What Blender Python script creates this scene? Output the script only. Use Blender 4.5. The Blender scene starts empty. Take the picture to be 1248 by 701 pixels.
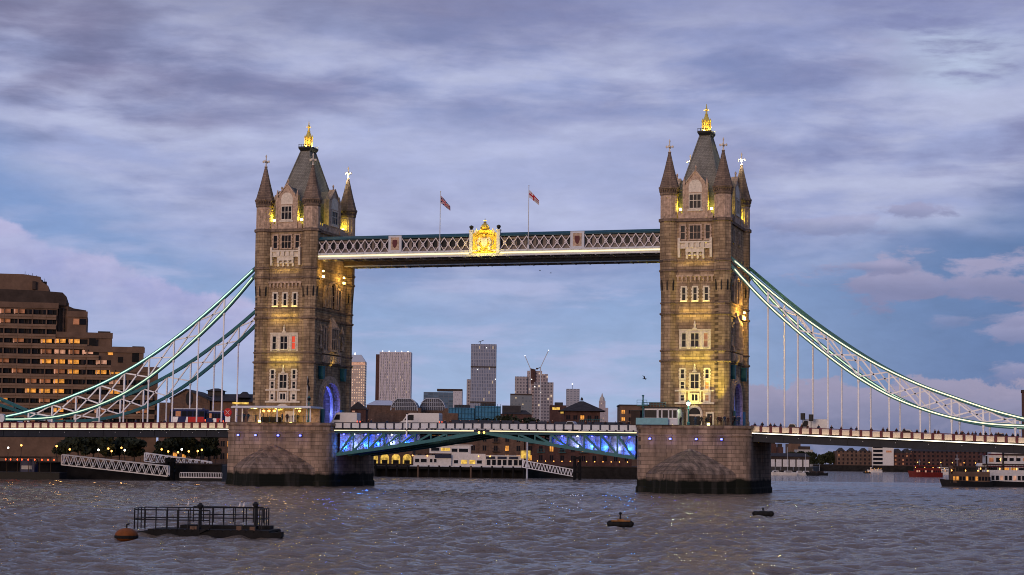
import bpy, bmesh, math, random
import numpy as np
from mathutils import Vector, Matrix
rnd = random.Random(7)
PI = math.pi
sc = bpy.context.scene
COL = sc.collection

# ------------------------------------------------------------------ camera, world, sun, exposure
F_PX, PITCH, ROLL, YAW = 2346.11, 0.0890, 0.0126, 0.3032
CAM = Vector((114.583, -357.771, 5.7))
FW = Vector((-math.sin(YAW)*math.cos(PITCH), math.cos(YAW)*math.cos(PITCH), math.sin(PITCH)))
R0 = Vector((math.cos(YAW), math.sin(YAW), 0)); U0 = R0.cross(FW)
RT = math.cos(ROLL)*R0 + math.sin(ROLL)*U0
UP = -math.sin(ROLL)*R0 + math.cos(ROLL)*U0
cd = bpy.data.cameras.new('camera'); cam = bpy.data.objects.new('camera', cd); COL.objects.link(cam)
cd.sensor_width = 36; cd.lens = 36*F_PX/1248; cd.clip_start = 1; cd.clip_end = 30000
M = Matrix.Identity(4)
for i in range(3):
    M[i][0] = RT[i]; M[i][1] = UP[i]; M[i][2] = -FW[i]; M[i][3] = CAM[i]
cam.matrix_world = M
sc.camera = cam

SUN_EL, SUN_AZ_FROM = math.radians(9), Vector((-0.10, -1.0, 0))     # low dusk glow behind the viewer
sd = bpy.data.lights.new('sun', 'SUN'); sun = bpy.data.objects.new('sun', sd); COL.objects.link(sun)
sd.energy = 1.75; sd.angle = math.radians(25); sd.color = (1.0, 0.69, 0.50)
sdir = Vector((SUN_AZ_FROM.x, SUN_AZ_FROM.y, 0)).normalized()*math.cos(SUN_EL) + Vector((0,0,math.sin(SUN_EL)))
sun.rotation_euler = sdir.to_track_quat('Z', 'Y').to_euler()

world = bpy.data.worlds.new('World'); sc.world = world; world.use_nodes = True
def build_world():
    nt = world.node_tree; N = nt.nodes; L = nt.links; N.clear()
    def new(t, **k):
        n = N.new(t)
        for a, b in k.items(): setattr(n, a, b)
        return n
    def val(x):
        return x
    def put(sock, v):
        if hasattr(v, 'is_linked') or hasattr(v, 'links'): L.new(v, sock)
        else: sock.default_value = v
    def m(op, a, b=0.0, c=0.0, clamp=False):
        n = new('ShaderNodeMath', operation=op); n.use_clamp = clamp
        put(n.inputs[0], a); put(n.inputs[1], b); put(n.inputs[2], c); return n.outputs[0]
    def sstep(x, e0, e1):
        n = new('ShaderNodeMapRange', interpolation_type='SMOOTHSTEP')
        put(n.inputs['Value'], x); put(n.inputs['From Min'], e0); put(n.inputs['From Max'], e1)
        return n.outputs[0]
    def mix(fac, a, b):
        n = new('ShaderNodeMix', data_type='RGBA')
        put(n.inputs['Factor'], fac); put(n.inputs['A'], a); put(n.inputs['B'], b)
        return n.outputs['Result']
    def inp(n, key): return [s for s in n.inputs if s.name == key and s.enabled][0]
    def mix(fac, a, b, bt='MIX'):
        n = new('ShaderNodeMix', data_type='RGBA', blend_type=bt)
        put(inp(n, 'Factor'), fac); put(inp(n, 'A'), a); put(inp(n, 'B'), b)
        return [s for s in n.outputs if s.enabled][0]
    def noise(x, y, scale, detail=5, rough=.55, dist=0.0, z=0.0):
        c = new('ShaderNodeCombineXYZ'); put(c.inputs[0], x); put(c.inputs[1], y); put(c.inputs[2], z)
        n = new('ShaderNodeTexNoise'); L.new(c.outputs[0], n.inputs['Vector'])
        n.inputs['Scale'].default_value = scale; n.inputs['Detail'].default_value = detail
        n.inputs['Roughness'].default_value = rough; n.inputs['Distortion'].default_value = dist
        return n.outputs[0]
    tc = new('ShaderNodeTexCoord'); sp = new('ShaderNodeSeparateXYZ'); L.new(tc.outputs['Generated'], sp.inputs[0])
    X, Y, Z = sp.outputs
    # azimuth about the river's downstream direction and elevation, in degrees
    c, s = math.cos(YAW), math.sin(YAW)
    xr = m('ADD', m('MULTIPLY', X, c), m('MULTIPLY', Y, s)); yr = m('SUBTRACT', m('MULTIPLY', Y, c), m('MULTIPLY', X, s))
    az = m('MULTIPLY', m('ARCTAN2', xr, yr), 180/PI)
    el = m('MULTIPLY', m('ARCSINE', Z), 180/PI)
    sky = new('ShaderNodeTexSky', sky_type='NISHITA'); sky.sun_disc = False
    sky.sun_elevation = SUN_EL; sky.sun_rotation = math.atan2(sdir.x, sdir.y)
    sky.air_density = 1.4; sky.dust_density = 0.8; sky.ozone_density = 2.2
    base = mix(1.0, sky.outputs[0], (*SKY_TINT, 1), 'MULTIPLY')
    K = 1.0/SKY_STRENGTH
    def C(r, g, b): return (r*K, g*K, b*K, 1)
    # clear part of the sky, pulled a little to the blue of dusk
    low = mix(sstep(el, 0.0, 8.0), C(.37,.50,.745), C(.22,.335,.625))
    right = mix(sstep(az, 3.0, 15.0), low, C(.125,.215,.44))
    base = mix(0.9, base, right)
    # --- high layered stratus in the upper half, lying in streaks
    w = noise(m('MULTIPLY', az, .10), m('MULTIPLY', el, .25), 1.0, 3)
    elw = m('ADD', el, m('MULTIPLY', m('SUBTRACT', w, .5), 1.1))
    st = noise(m('MULTIPLY', az, .13), m('MULTIPLY', elw, .42), 1.0, 7, .5, .05)
    st2 = noise(m('MULTIPLY', az, .20), m('MULTIPLY', elw, .9), 1.0, 8, .56, .08, 4.0)
    edge = m('ADD', 5.0, m('ADD', m('MULTIPLY', m('MAXIMUM', m('SUBTRACT', -6.0, az), 0.0), .43), m('MULTIPLY', m('MAXIMUM', m('SUBTRACT', az, 2.0), 0.0), .19)))
    hm = sstep(m('ADD', el, m('MULTIPLY', m('SUBTRACT', st, .5), 5.0)), m('SUBTRACT', edge, 1.2), m('ADD', edge, 1.4))
    dark = mix(sstep(az, -15, 2), C(.175,.18,.31), C(.225,.27,.485))
    dark = mix(sstep(az, 4, 15), dark, C(.20,.205,.37))
    lite = mix(sstep(st2, .40, .68), C(.365,.415,.655), C(.55,.625,.84))
    rose = C(.36,.315,.48)
    hc = mix(sstep(m('ADD', m('MULTIPLY', st, .72), m('MULTIPLY', st2, .28)), .385, .575), dark, lite)
    hc = mix(m('MULTIPLY', sstep(st2, .35, .62), .34), hc, rose)
    hc = mix(m('MULTIPLY', sstep(el, 11.3, 13.8), .55), hc, mix(sstep(az, -9, 9), C(.20,.19,.29), C(.20,.215,.41)))
    # brighter rift high on the right, pale middle above the span
    rift = m('MULTIPLY', sstep(m('ADD', m('ABSOLUTE', m('SUBTRACT', az, 13.2)), m('MULTIPLY', m('SUBTRACT', st2, .5), 9)), 3.6, .5),
             sstep(m('ADD', m('ABSOLUTE', m('SUBTRACT', el, 11.8)), m('MULTIPLY', m('SUBTRACT', st, .5), 8)), 1.9, .3))
    hc = mix(m('MULTIPLY', m('MULTIPLY', rift, .75), sstep(st2, .38, .58)), hc, C(.55,.64,.83))
    mid = m('MULTIPLY', sstep(m('ABSOLUTE', m('ADD', az, 1.0)), 11.0, 3.0), sstep(m('ABSOLUTE', m('SUBTRACT', elw, 8.3)), 2.6, .6))
    hc = mix(m('MULTIPLY', mid, .6), hc, C(.47,.51,.74))
    col = mix(m('MULTIPLY', hm, .93), base, hc)
    # --- long cloud with a puffed top edge coming down from the left
    n1 = noise(m('MULTIPLY', az, .55), m('MULTIPLY', el, .7), 1.0, 6, .6)
    top = m('SUBTRACT', m('SUBTRACT', 6.75, m('MULTIPLY', m('ADD', az, 15.2), .31)), m('MULTIPLY', m('SUBTRACT', .5, n1), 1.5))
    d1 = m('SUBTRACT', top, el)
    lm = m('MULTIPLY', m('MULTIPLY', sstep(d1, -.05, .22), sstep(d1, 3.6, .1)), m('MULTIPLY', sstep(az, -3.5, -7.5), 1.0))
    col = mix(lm, col, mix(sstep(n1, .35, .65), C(.36,.385,.64), C(.46,.46,.69)))
    # --- thin veil and rose streaks lower down in the middle
    n2 = noise(m('MULTIPLY', az, .22), m('MULTIPLY', el, 1.1), 1.0, 6, .55, .3, 9.0)
    vm = m('MULTIPLY', sstep(n2, .46, .66), m('MULTIPLY', sstep(el, 8.5, 5.0), sstep(az, 9, 4)))
    col = mix(m('MULTIPLY', vm, .75), col, C(.43,.47,.70))
    # --- small broken clouds on the right
    n3 = noise(m('MULTIPLY', az, .42), m('MULTIPLY', el, 1.05), 1.0, 7, .6, .2, 2.0)
    for a0, e0, wa, we, k in ((13.6, 5.3, 4.4, .75, .95), (10.7, 5.75, 1.8, .22, .8), (9.4, 7.0, 2.2, .35, .45), (12.0, 7.4, 1.0, .3, .7), (14.6, 3.75, 1.3, .55, .75), (13.6, 4.2, 1.6, .25, .4), (15.0, 2.7, 1.5, .35, .7)):
        r2 = m('SQRT', m('ADD', m('POWER', m('DIVIDE', m('SUBTRACT', az, a0), wa), 2.0), m('POWER', m('DIVIDE', m('SUBTRACT', el, e0), we), 2.0)))
        q = m('ADD', r2, m('MULTIPLY', m('SUBTRACT', .52, n3), 4.6))
        col = mix(m('MULTIPLY', sstep(q, 1.15, .55), k), col, mix(sstep(m('SUBTRACT', el, e0), -.5*we, .6*we), C(.235,.25,.415), C(.36,.35,.52)))
    # --- cumulus bank low over the horizon
    n4 = noise(m('MULTIPLY', az, .9), m('MULTIPLY', el, 1.1), 1.0, 7, .62, 0.0, 5.0)
    tb = m('ADD', m('ADD', 1.55, m('MULTIPLY', sstep(az, 4.5, 8.0), .95)), m('MULTIPLY', m('SUBTRACT', n4, .5), 1.9))
    db = m('SUBTRACT', tb, el)
    bm = m('MULTIPLY', sstep(db, -.03, .16), m('ADD', .55, m('MULTIPLY', sstep(az, 4.0, 8.0), .42)))
    bc = mix(sstep(db, 0, 1.7), C(.345,.32,.455), C(.17,.195,.33))
    bc = mix(m('MULTIPLY', sstep(n4, .42, .62), .45), bc, C(.33,.315,.45))
    bc = mix(sstep(az, 6.5, -1.0), bc, C(.40,.44,.66))
    col = mix(bm, col, bc)
    # fine grain of cloud over everything
    n5 = noise(m('MULTIPLY', az, .8), m('MULTIPLY', el, 2.0), 1.0, 8, .65, .3, 7.0)
    hue = new('ShaderNodeHueSaturation'); L.new(col, hue.inputs['Color']); hue.inputs['Saturation'].default_value = 1.02; put(hue.inputs['Value'], m('ADD', .875, m('MULTIPLY', n5, .28)))
    bg = new('ShaderNodeBackground'); L.new(hue.outputs[0], bg.inputs[0]); bg.inputs[1].default_value = SKY_STRENGTH
    out = new('ShaderNodeOutputWorld'); L.new(bg.outputs[0], out.inputs[0])
SKY_STRENGTH = 0.06
SKY_TINT = (1.15, 1.0, 1.25)
build_world()
sc.view_settings.view_transform = 'Standard'; sc.view_settings.look = 'None'
sc.view_settings.exposure = 0.0; sc.view_settings.gamma = 1.0; sc.view_settings.use_curve_mapping = False
sc.render.engine = 'CYCLES'
sc.cycles.max_bounces = 5; sc.cycles.diffuse_bounces = 2; sc.cycles.glossy_bounces = 3; sc.cycles.caustics_reflective = False
sc.cycles.sample_clamp_indirect = 4.0
sc.cycles.use_denoising = True
sc.cycles.filter_width = 1.0

# ------------------------------------------------------------------ helpers
class MB:
    """collects shapes and links them as ONE mesh object"""
    def __init__(self, T=None): self.v = []; self.f = []; self.T = T
    def add(self, vs, fs):
        o = len(self.v)
        self.v += [tuple(self.T(*p)) if self.T else tuple(p) for p in vs]
        self.f += [tuple(o+i for i in q) for q in fs]
        return self
    def box(self, x0, x1, y0, y1, z0, z1):
        return self.add([(x0,y0,z0),(x1,y0,z0),(x1,y1,z0),(x0,y1,z0),(x0,y0,z1),(x1,y0,z1),(x1,y1,z1),(x0,y1,z1)],
                        [(0,3,2,1),(4,5,6,7),(0,1,5,4),(1,2,6,5),(2,3,7,6),(3,0,4,7)])
    def prism(self, poly, a, b, ax='y'):
        """polygon in the two other axes extruded along ax from a to b"""
        n = len(poly)
        def P(p, t): return {'y': (p[0], t, p[1]), 'x': (t, p[0], p[1]), 'z': (p[0], p[1], t)}[ax]
        vs = [P(p, a) for p in poly] + [P(p, b) for p in poly]
        return self.add(vs, [tuple(range(n))[::-1], tuple(range(n, 2*n))] + [(i, (i+1) % n, n+(i+1) % n, n+i) for i in range(n)])
    def loft(self, rings):
        """rings: lists of equal length of points; capped"""
        n = len(rings[0]); vs = [p for r in rings for p in r]; fs = []
        for k in range(len(rings)-1):
            for i in range(n):
                j = (i+1) % n; fs.append((k*n+i, k*n+j, (k+1)*n+j, (k+1)*n+i))
        fs.append(tuple(range(n))[::-1]); fs.append(tuple((len(rings)-1)*n+i for i in range(n)))
        return self.add(vs, fs)
    def lathe(self, prof, cx=0, cy=0, n=8, rot=None):
        rot = PI/n if rot is None else rot
        return self.loft([[(cx+r*math.cos(rot+2*PI*i/n), cy+r*math.sin(rot+2*PI*i/n), z) for i in range(n)] for r, z in prof])
    def frus(self, x0, x1, y0, y1, z0, X0, X1, Y0, Y1, z1):
        return self.loft([[(x0,y0,z0),(x1,y0,z0),(x1,y1,z0),(x0,y1,z0)], [(X0,Y0,z1),(X1,Y0,z1),(X1,Y1,z1),(X0,Y1,z1)]])
    def beam(self, p, q, w, h):
        p = Vector(p); q = Vector(q); d = (q-p).normalized()
        s = d.cross(Vector((0,0,1)))
        if s.length < 1e-4: s = Vector((1,0,0))
        s.normalize(); u = s.cross(d)
        ring = lambda c: [tuple(c + s*(a*w/2) + u*(b*h/2)) for a, b in ((-1,-1),(1,-1),(1,1),(-1,1))]
        return self.loft([ring(p), ring(q)])
    def tube(self, pts, r, n=6):
        pts = [Vector(p) for p in pts]; rs = r if isinstance(r, (list, tuple)) else [r]*len(pts); rings = []
        for i, p in enumerate(pts):
            d = (pts[min(i+1, len(pts)-1)] - pts[max(i-1, 0)]).normalized()
            s = d.cross(Vector((0,0,1)))
            if s.length < 1e-3: s = Vector((1,0,0))
            s.normalize(); u = s.cross(d)
            rings.append([tuple(p + (s*math.cos(2*PI*k/n) + u*math.sin(2*PI*k/n))*rs[i]) for k in range(n)])
        return self.loft(rings)
    def build(self, name, mat, parent=None, off=None, smooth=False):
        me = bpy.data.meshes.new(name)
        vs = self.v
        if off is None and parent is not None: off = parent.get('_org')
        if off is not None: vs = [(a-off[0], b-off[1], c-off[2]) for a, b, c in vs]
        me.from_pydata(vs, [], self.f); me.materials.append(mat); me.update()
        bm = bmesh.new(); bm.from_mesh(me); bmesh.ops.recalc_face_normals(bm, faces=bm.faces); bm.to_mesh(me); bm.free()
        if smooth:
            for p in me.polygons: p.use_smooth = True
        o = bpy.data.objects.new(name, me); COL.objects.link(o)
        if parent is not None:
            o.parent = parent
            if parent.get('_org') is not None: o['_org'] = list(parent['_org'])
        return o
def tag(o, label=None, cat=None, group=None, kind=None):
    if label: o['label'] = label
    if cat: o['category'] = cat
    if group: o['group'] = group
    if kind: o['kind'] = kind
    return o
def thing(name, label, cat, loc=(0,0,0), rz=0.0, group=None, org=False):
    """an Empty at the thing's base; org=True: its parts are written in world coordinates"""
    o = bpy.data.objects.new(name, None); COL.objects.link(o); o.empty_display_size = .5
    o.location = loc; o.rotation_euler = (0, 0, rz)
    if org: o['_org'] = [float(t) for t in loc]
    return tag(o, label, cat, group)
def copy_tree(o, parent=None):
    c = o.copy(); COL.objects.link(c); c.parent = parent
    for ch in list(o.children): copy_tree(ch, c)
    return c
def lamp(kind, loc, energy, color, parent=None, size=.1, aim=None, sy=None, spot=None, rad=.1):
    ld = bpy.data.lights.new('floodlight', kind); ld.energy = energy; ld.color = color
    lo = bpy.data.objects.new('floodlight', ld); COL.objects.link(lo)
    if kind == 'AREA':
        ld.size = size
        if sy: ld.shape = 'RECTANGLE'; ld.size_y = sy
    else: ld.shadow_soft_size = rad
    if kind == 'SPOT': ld.spot_size = spot or 1.2; ld.spot_blend = .8
    lo.location = loc
    if aim is not None: lo.rotation_euler = (-Vector(aim)).to_track_quat('Z', 'Y').to_euler()
    if parent is not None:
        lo.parent = parent
        if parent.get('_org') is not None: lo.location = Vector(loc) - Vector(parent['_org'])
    return lo
FWH = Vector((-math.sin(YAW), math.cos(YAW), 0))
def W(px, py, D):
    """a point of the place, D metres off downstream, from where the photograph shows it"""
    d = FW + (px-624)/F_PX*RT - (py-350.5)/F_PX*UP
    return CAM + d*(D/d.dot(FWH))

# ------------------------------------------------------------------ materials
def mat(name, col, rough=.7, metal=0.0, var=.18, vs=1.5, bump=0.0, emit=None, es=0.0, spec=.14, det=4):
    m = bpy.data.materials.new(name); m.use_nodes = True; nt = m.node_tree; N = nt.nodes; L = nt.links
    b = N['Principled BSDF']; b.inputs['Roughness'].default_value = rough; b.inputs['Metallic'].default_value = metal
    b.inputs['Base Color'].default_value = (*col, 1); b.inputs['Specular IOR Level'].default_value = spec
    if var or bump:
        g = N.new('ShaderNodeNewGeometry'); n = N.new('ShaderNodeTexNoise'); L.new(g.outputs['Position'], n.inputs['Vector'])
        n.inputs['Scale'].default_value = vs; n.inputs['Detail'].default_value = det; n.inputs['Roughness'].default_value = .62
        r = N.new('ShaderNodeValToRGB'); L.new(n.outputs[0], r.inputs[0])
        r.color_ramp.elements[0].position = .3; r.color_ramp.elements[1].position = .7
        r.color_ramp.elements[0].color = (*[c*(1-var) for c in col], 1); r.color_ramp.elements[1].color = (*[min(1, c*(1+var)) for c in col], 1)
        L.new(r.outputs[0], b.inputs['Base Color'])
        if bump:
            bp = N.new('ShaderNodeBump'); bp.inputs['Strength'].default_value = bump; bp.inputs['Distance'].default_value = .05
            L.new(n.outputs[0], bp.inputs['Height']); L.new(bp.outputs[0], b.inputs['Normal'])
    if emit:
        b.inputs['Emission Color'].default_value = (*emit, 1); b.inputs['Emission Strength'].default_value = es
        if var:
            r2 = N.new('ShaderNodeMapRange'); L.new(n.outputs[0], r2.inputs['Value']); r2.inputs['From Min'].default_value = .32; r2.inputs['From Max'].default_value = .68
            r2.inputs['To Min'].default_value = es*(1-var*1.3); r2.inputs['To Max'].default_value = es*(1+var*.9); L.new(r2.outputs[0], b.inputs['Emission Strength'])
    return m
def stone(name, c1, c2, mortar, bw=1.1, bh=.42, tide=None, dirt=.45, bump=.5):
    """coursed masonry; joints follow the wall whichever way it faces; tide = height of a wet, weed-dark band"""
    m = bpy.data.materials.new(name); m.use_nodes = True; nt = m.node_tree; N = nt.nodes; L = nt.links
    b = N['Principled BSDF']; b.inputs['Roughness'].default_value = .88; b.inputs['Specular IOR Level'].default_value = .1
    g = N.new('ShaderNodeNewGeometry'); s = N.new('ShaderNodeSeparateXYZ'); L.new(g.outputs['Position'], s.inputs[0])
    a = N.new('ShaderNodeMath'); a.operation = 'ADD'; L.new(s.outputs[0], a.inputs[0]); L.new(s.outputs[1], a.inputs[1])
    c = N.new('ShaderNodeCombineXYZ'); L.new(a.outputs[0], c.inputs[0]); L.new(s.outputs[2], c.inputs[1])
    br = N.new('ShaderNodeTexBrick'); L.new(c.outputs[0], br.inputs['Vector']); br.inputs['Scale'].default_value = 1
    br.inputs['Brick Width'].default_value = bw; br.inputs['Row Height'].default_value = bh; br.inputs['Mortar Size'].default_value = .03
    br.inputs['Mortar Smooth'].default_value = .3; br.inputs['Bias'].default_value = -.1
    br.inputs['Color1'].default_value = (*c1, 1); br.inputs['Color2'].default_value = (*c2, 1); br.inputs['Mortar'].default_value = (*mortar, 1)
    mp = N.new('ShaderNodeMapping'); L.new(g.outputs['Position'], mp.inputs[0]); mp.inputs['Scale'].default_value = (1, 1, .22)
    n = N.new('ShaderNodeTexNoise'); L.new(mp.outputs[0], n.inputs['Vector']); n.inputs['Scale'].default_value = .75; n.inputs['Detail'].default_value = 7; n.inputs['Roughness'].default_value = .65
    mr = N.new('ShaderNodeMapRange'); L.new(n.outputs[0], mr.inputs['Value']); mr.inputs['From Min'].default_value = .3; mr.inputs['From Max'].default_value = .7
    mr.inputs['To Min'].default_value = 1-dirt; mr.inputs['To Max'].default_value = 1.18
    mx = N.new('ShaderNodeMix'); mx.data_type = 'RGBA'; mx.blend_type = 'MULTIPLY'; mx.inputs[0].default_value = 1
    L.new(br.outputs[0], mx.inputs[6]); L.new(mr.outputs[0], mx.inputs[7]); colr = mx.outputs[2]
    if tide:
        n2 = N.new('ShaderNodeTexNoise'); L.new(g.outputs['Position'], n2.inputs['Vector']); n2.inputs['Scale'].default_value = .35; n2.inputs['Detail'].default_value = 6
        ma = N.new('ShaderNodeMath'); ma.operation = 'MULTIPLY_ADD'; L.new(n2.outputs[0], ma.inputs[0]); ma.inputs[1].default_value = -1.6; L.new(s.outputs[2], ma.inputs[2])
        r = N.new('ShaderNodeMapRange'); L.new(ma.outputs[0], r.inputs['Value']); r.inputs['From Min'].default_value = tide-1.1; r.inputs['From Max'].default_value = tide-.55
        mt = N.new('ShaderNodeMix'); mt.data_type = 'RGBA'; L.new(r.outputs[0], mt.inputs[0]); mt.inputs[6].default_value = (.012,.013,.009,1); L.new(colr, mt.inputs[7]); colr = mt.outputs[2]
        # rust-brown weep stains under the band of weed
        mp2 = N.new('ShaderNodeMapping'); L.new(g.outputs['Position'], mp2.inputs[0]); mp2.inputs['Scale'].default_value = (1.1, 1.1, .08)
        n3 = N.new('ShaderNodeTexNoise'); L.new(mp2.outputs[0], n3.inputs['Vector']); n3.inputs['Scale'].default_value = .5; n3.inputs['Detail'].default_value = 5
        r3 = N.new('ShaderNodeMapRange'); L.new(n3.outputs[0], r3.inputs['Value']); r3.inputs['From Min'].default_value = .52; r3.inputs['From Max'].default_value = .72; r3.inputs['To Max'].default_value = .65
        ms = N.new('ShaderNodeMix'); ms.data_type = 'RGBA'; L.new(r3.outputs[0], ms.inputs[0]); L.new(colr, ms.inputs[6]); ms.inputs[7].default_value = (.06,.052,.045,1); colr = ms.outputs[2]
    L.new(colr, b.inputs['Base Color'])
    bp = N.new('ShaderNodeBump'); bp.inputs['Strength'].default_value = bump; bp.inputs['Distance'].default_value = .06
    ad = N.new('ShaderNodeMath'); ad.operation = 'MULTIPLY_ADD'; L.new(n.outputs[0], ad.inputs[0]); ad.inputs[1].default_value = .8
    iv = N.new('ShaderNodeMath'); iv.operation = 'SUBTRACT'; iv.inputs[0].default_value = 1; L.new(br.outputs['Fac'], iv.inputs[1]); L.new(iv.outputs[0], ad.inputs[2])
    L.new(ad.outputs[0], bp.inputs['Height']); L.new(bp.outputs[0], b.inputs['Normal'])
    return m
def facade(name, wall, glass, bw, bh, mortar=.3, lit=0.0, litcol=(1,.7,.35), es=1.0, off=(0,0)):
    """distant curtain wall: a grid of panes in the wall's own axes, a few of them lit"""
    m = bpy.data.materials.new(name); m.use_nodes = True; nt = m.node_tree; N = nt.nodes; L = nt.links
    b = N['Principled BSDF']; b.inputs['Roughness'].default_value = .45; b.inputs['Specular IOR Level'].default_value = .15
    tc = N.new('ShaderNodeTexCoord'); s = N.new('ShaderNodeSeparateXYZ'); L.new(tc.outputs['Object'], s.inputs[0])
    a = N.new('ShaderNodeMath'); a.operation = 'ADD'; L.new(s.outputs[0], a.inputs[0]); L.new(s.outputs[1], a.inputs[1])
    c = N.new('ShaderNodeCombineXYZ'); L.new(a.outputs[0], c.inputs[0]); L.new(s.outputs[2], c.inputs[1])
    br = N.new('ShaderNodeTexBrick'); L.new(c.outputs[0], br.inputs['Vector']); br.offset = 0; br.inputs['Scale'].default_value = 1
    br.inputs['Brick Width'].default_value = bw; br.inputs['Row Height'].default_value = bh; br.inputs['Mortar Size'].default_value = mortar
    br.inputs['Mortar Smooth'].default_value = 0
    br.inputs['Color1'].default_value = (*glass, 1); br.inputs['Color2'].default_value = (*[min(1, g*1.9) for g in glass], 1); br.inputs['Mortar'].default_value = (*wall, 1)
    L.new(br.outputs[0], b.inputs['Base Color'])
    if lit:
        vx = N.new('ShaderNodeVectorMath'); vx.operation = 'DIVIDE'; L.new(c.outputs[0], vx.inputs[0]); vx.inputs[1].default_value = (bw, bh, 1)
        fl = N.new('ShaderNodeVectorMath'); fl.operation = 'FLOOR'; L.new(vx.outputs[0], fl.inputs[0])
        wn = N.new('ShaderNodeTexWhiteNoise'); wn.noise_dimensions = '2D'; L.new(fl.outputs[0], wn.inputs['Vector'])
        gt = N.new('ShaderNodeMath'); gt.operation = 'LESS_THAN'; L.new(wn.outputs['Value'], gt.inputs[0]); gt.inputs[1].default_value = lit
        iv = N.new('ShaderNodeMath'); iv.operation = 'SUBTRACT'; iv.inputs[0].default_value = 1; L.new(br.outputs['Fac'], iv.inputs[1])
        mu = N.new('ShaderNodeMath'); mu.operation = 'MULTIPLY'; L.new(gt.outputs[0], mu.inputs[0]); L.new(iv.outputs[0], mu.inputs[1])
        mu2 = N.new('ShaderNodeMath'); mu2.operation = 'MULTIPLY'; L.new(mu.outputs[0], mu2.inputs[0]); mu2.inputs[1].default_value = es
        b.inputs['Emission Color'].default_value = (*litcol, 1); L.new(mu2.outputs[0], b.inputs['Emission Strength'])
    return m
def foliage_mat(name, c):
    m = mat(name, c, .8, var=.55, vs=.9, det=3, spec=.2)
    return m
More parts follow.
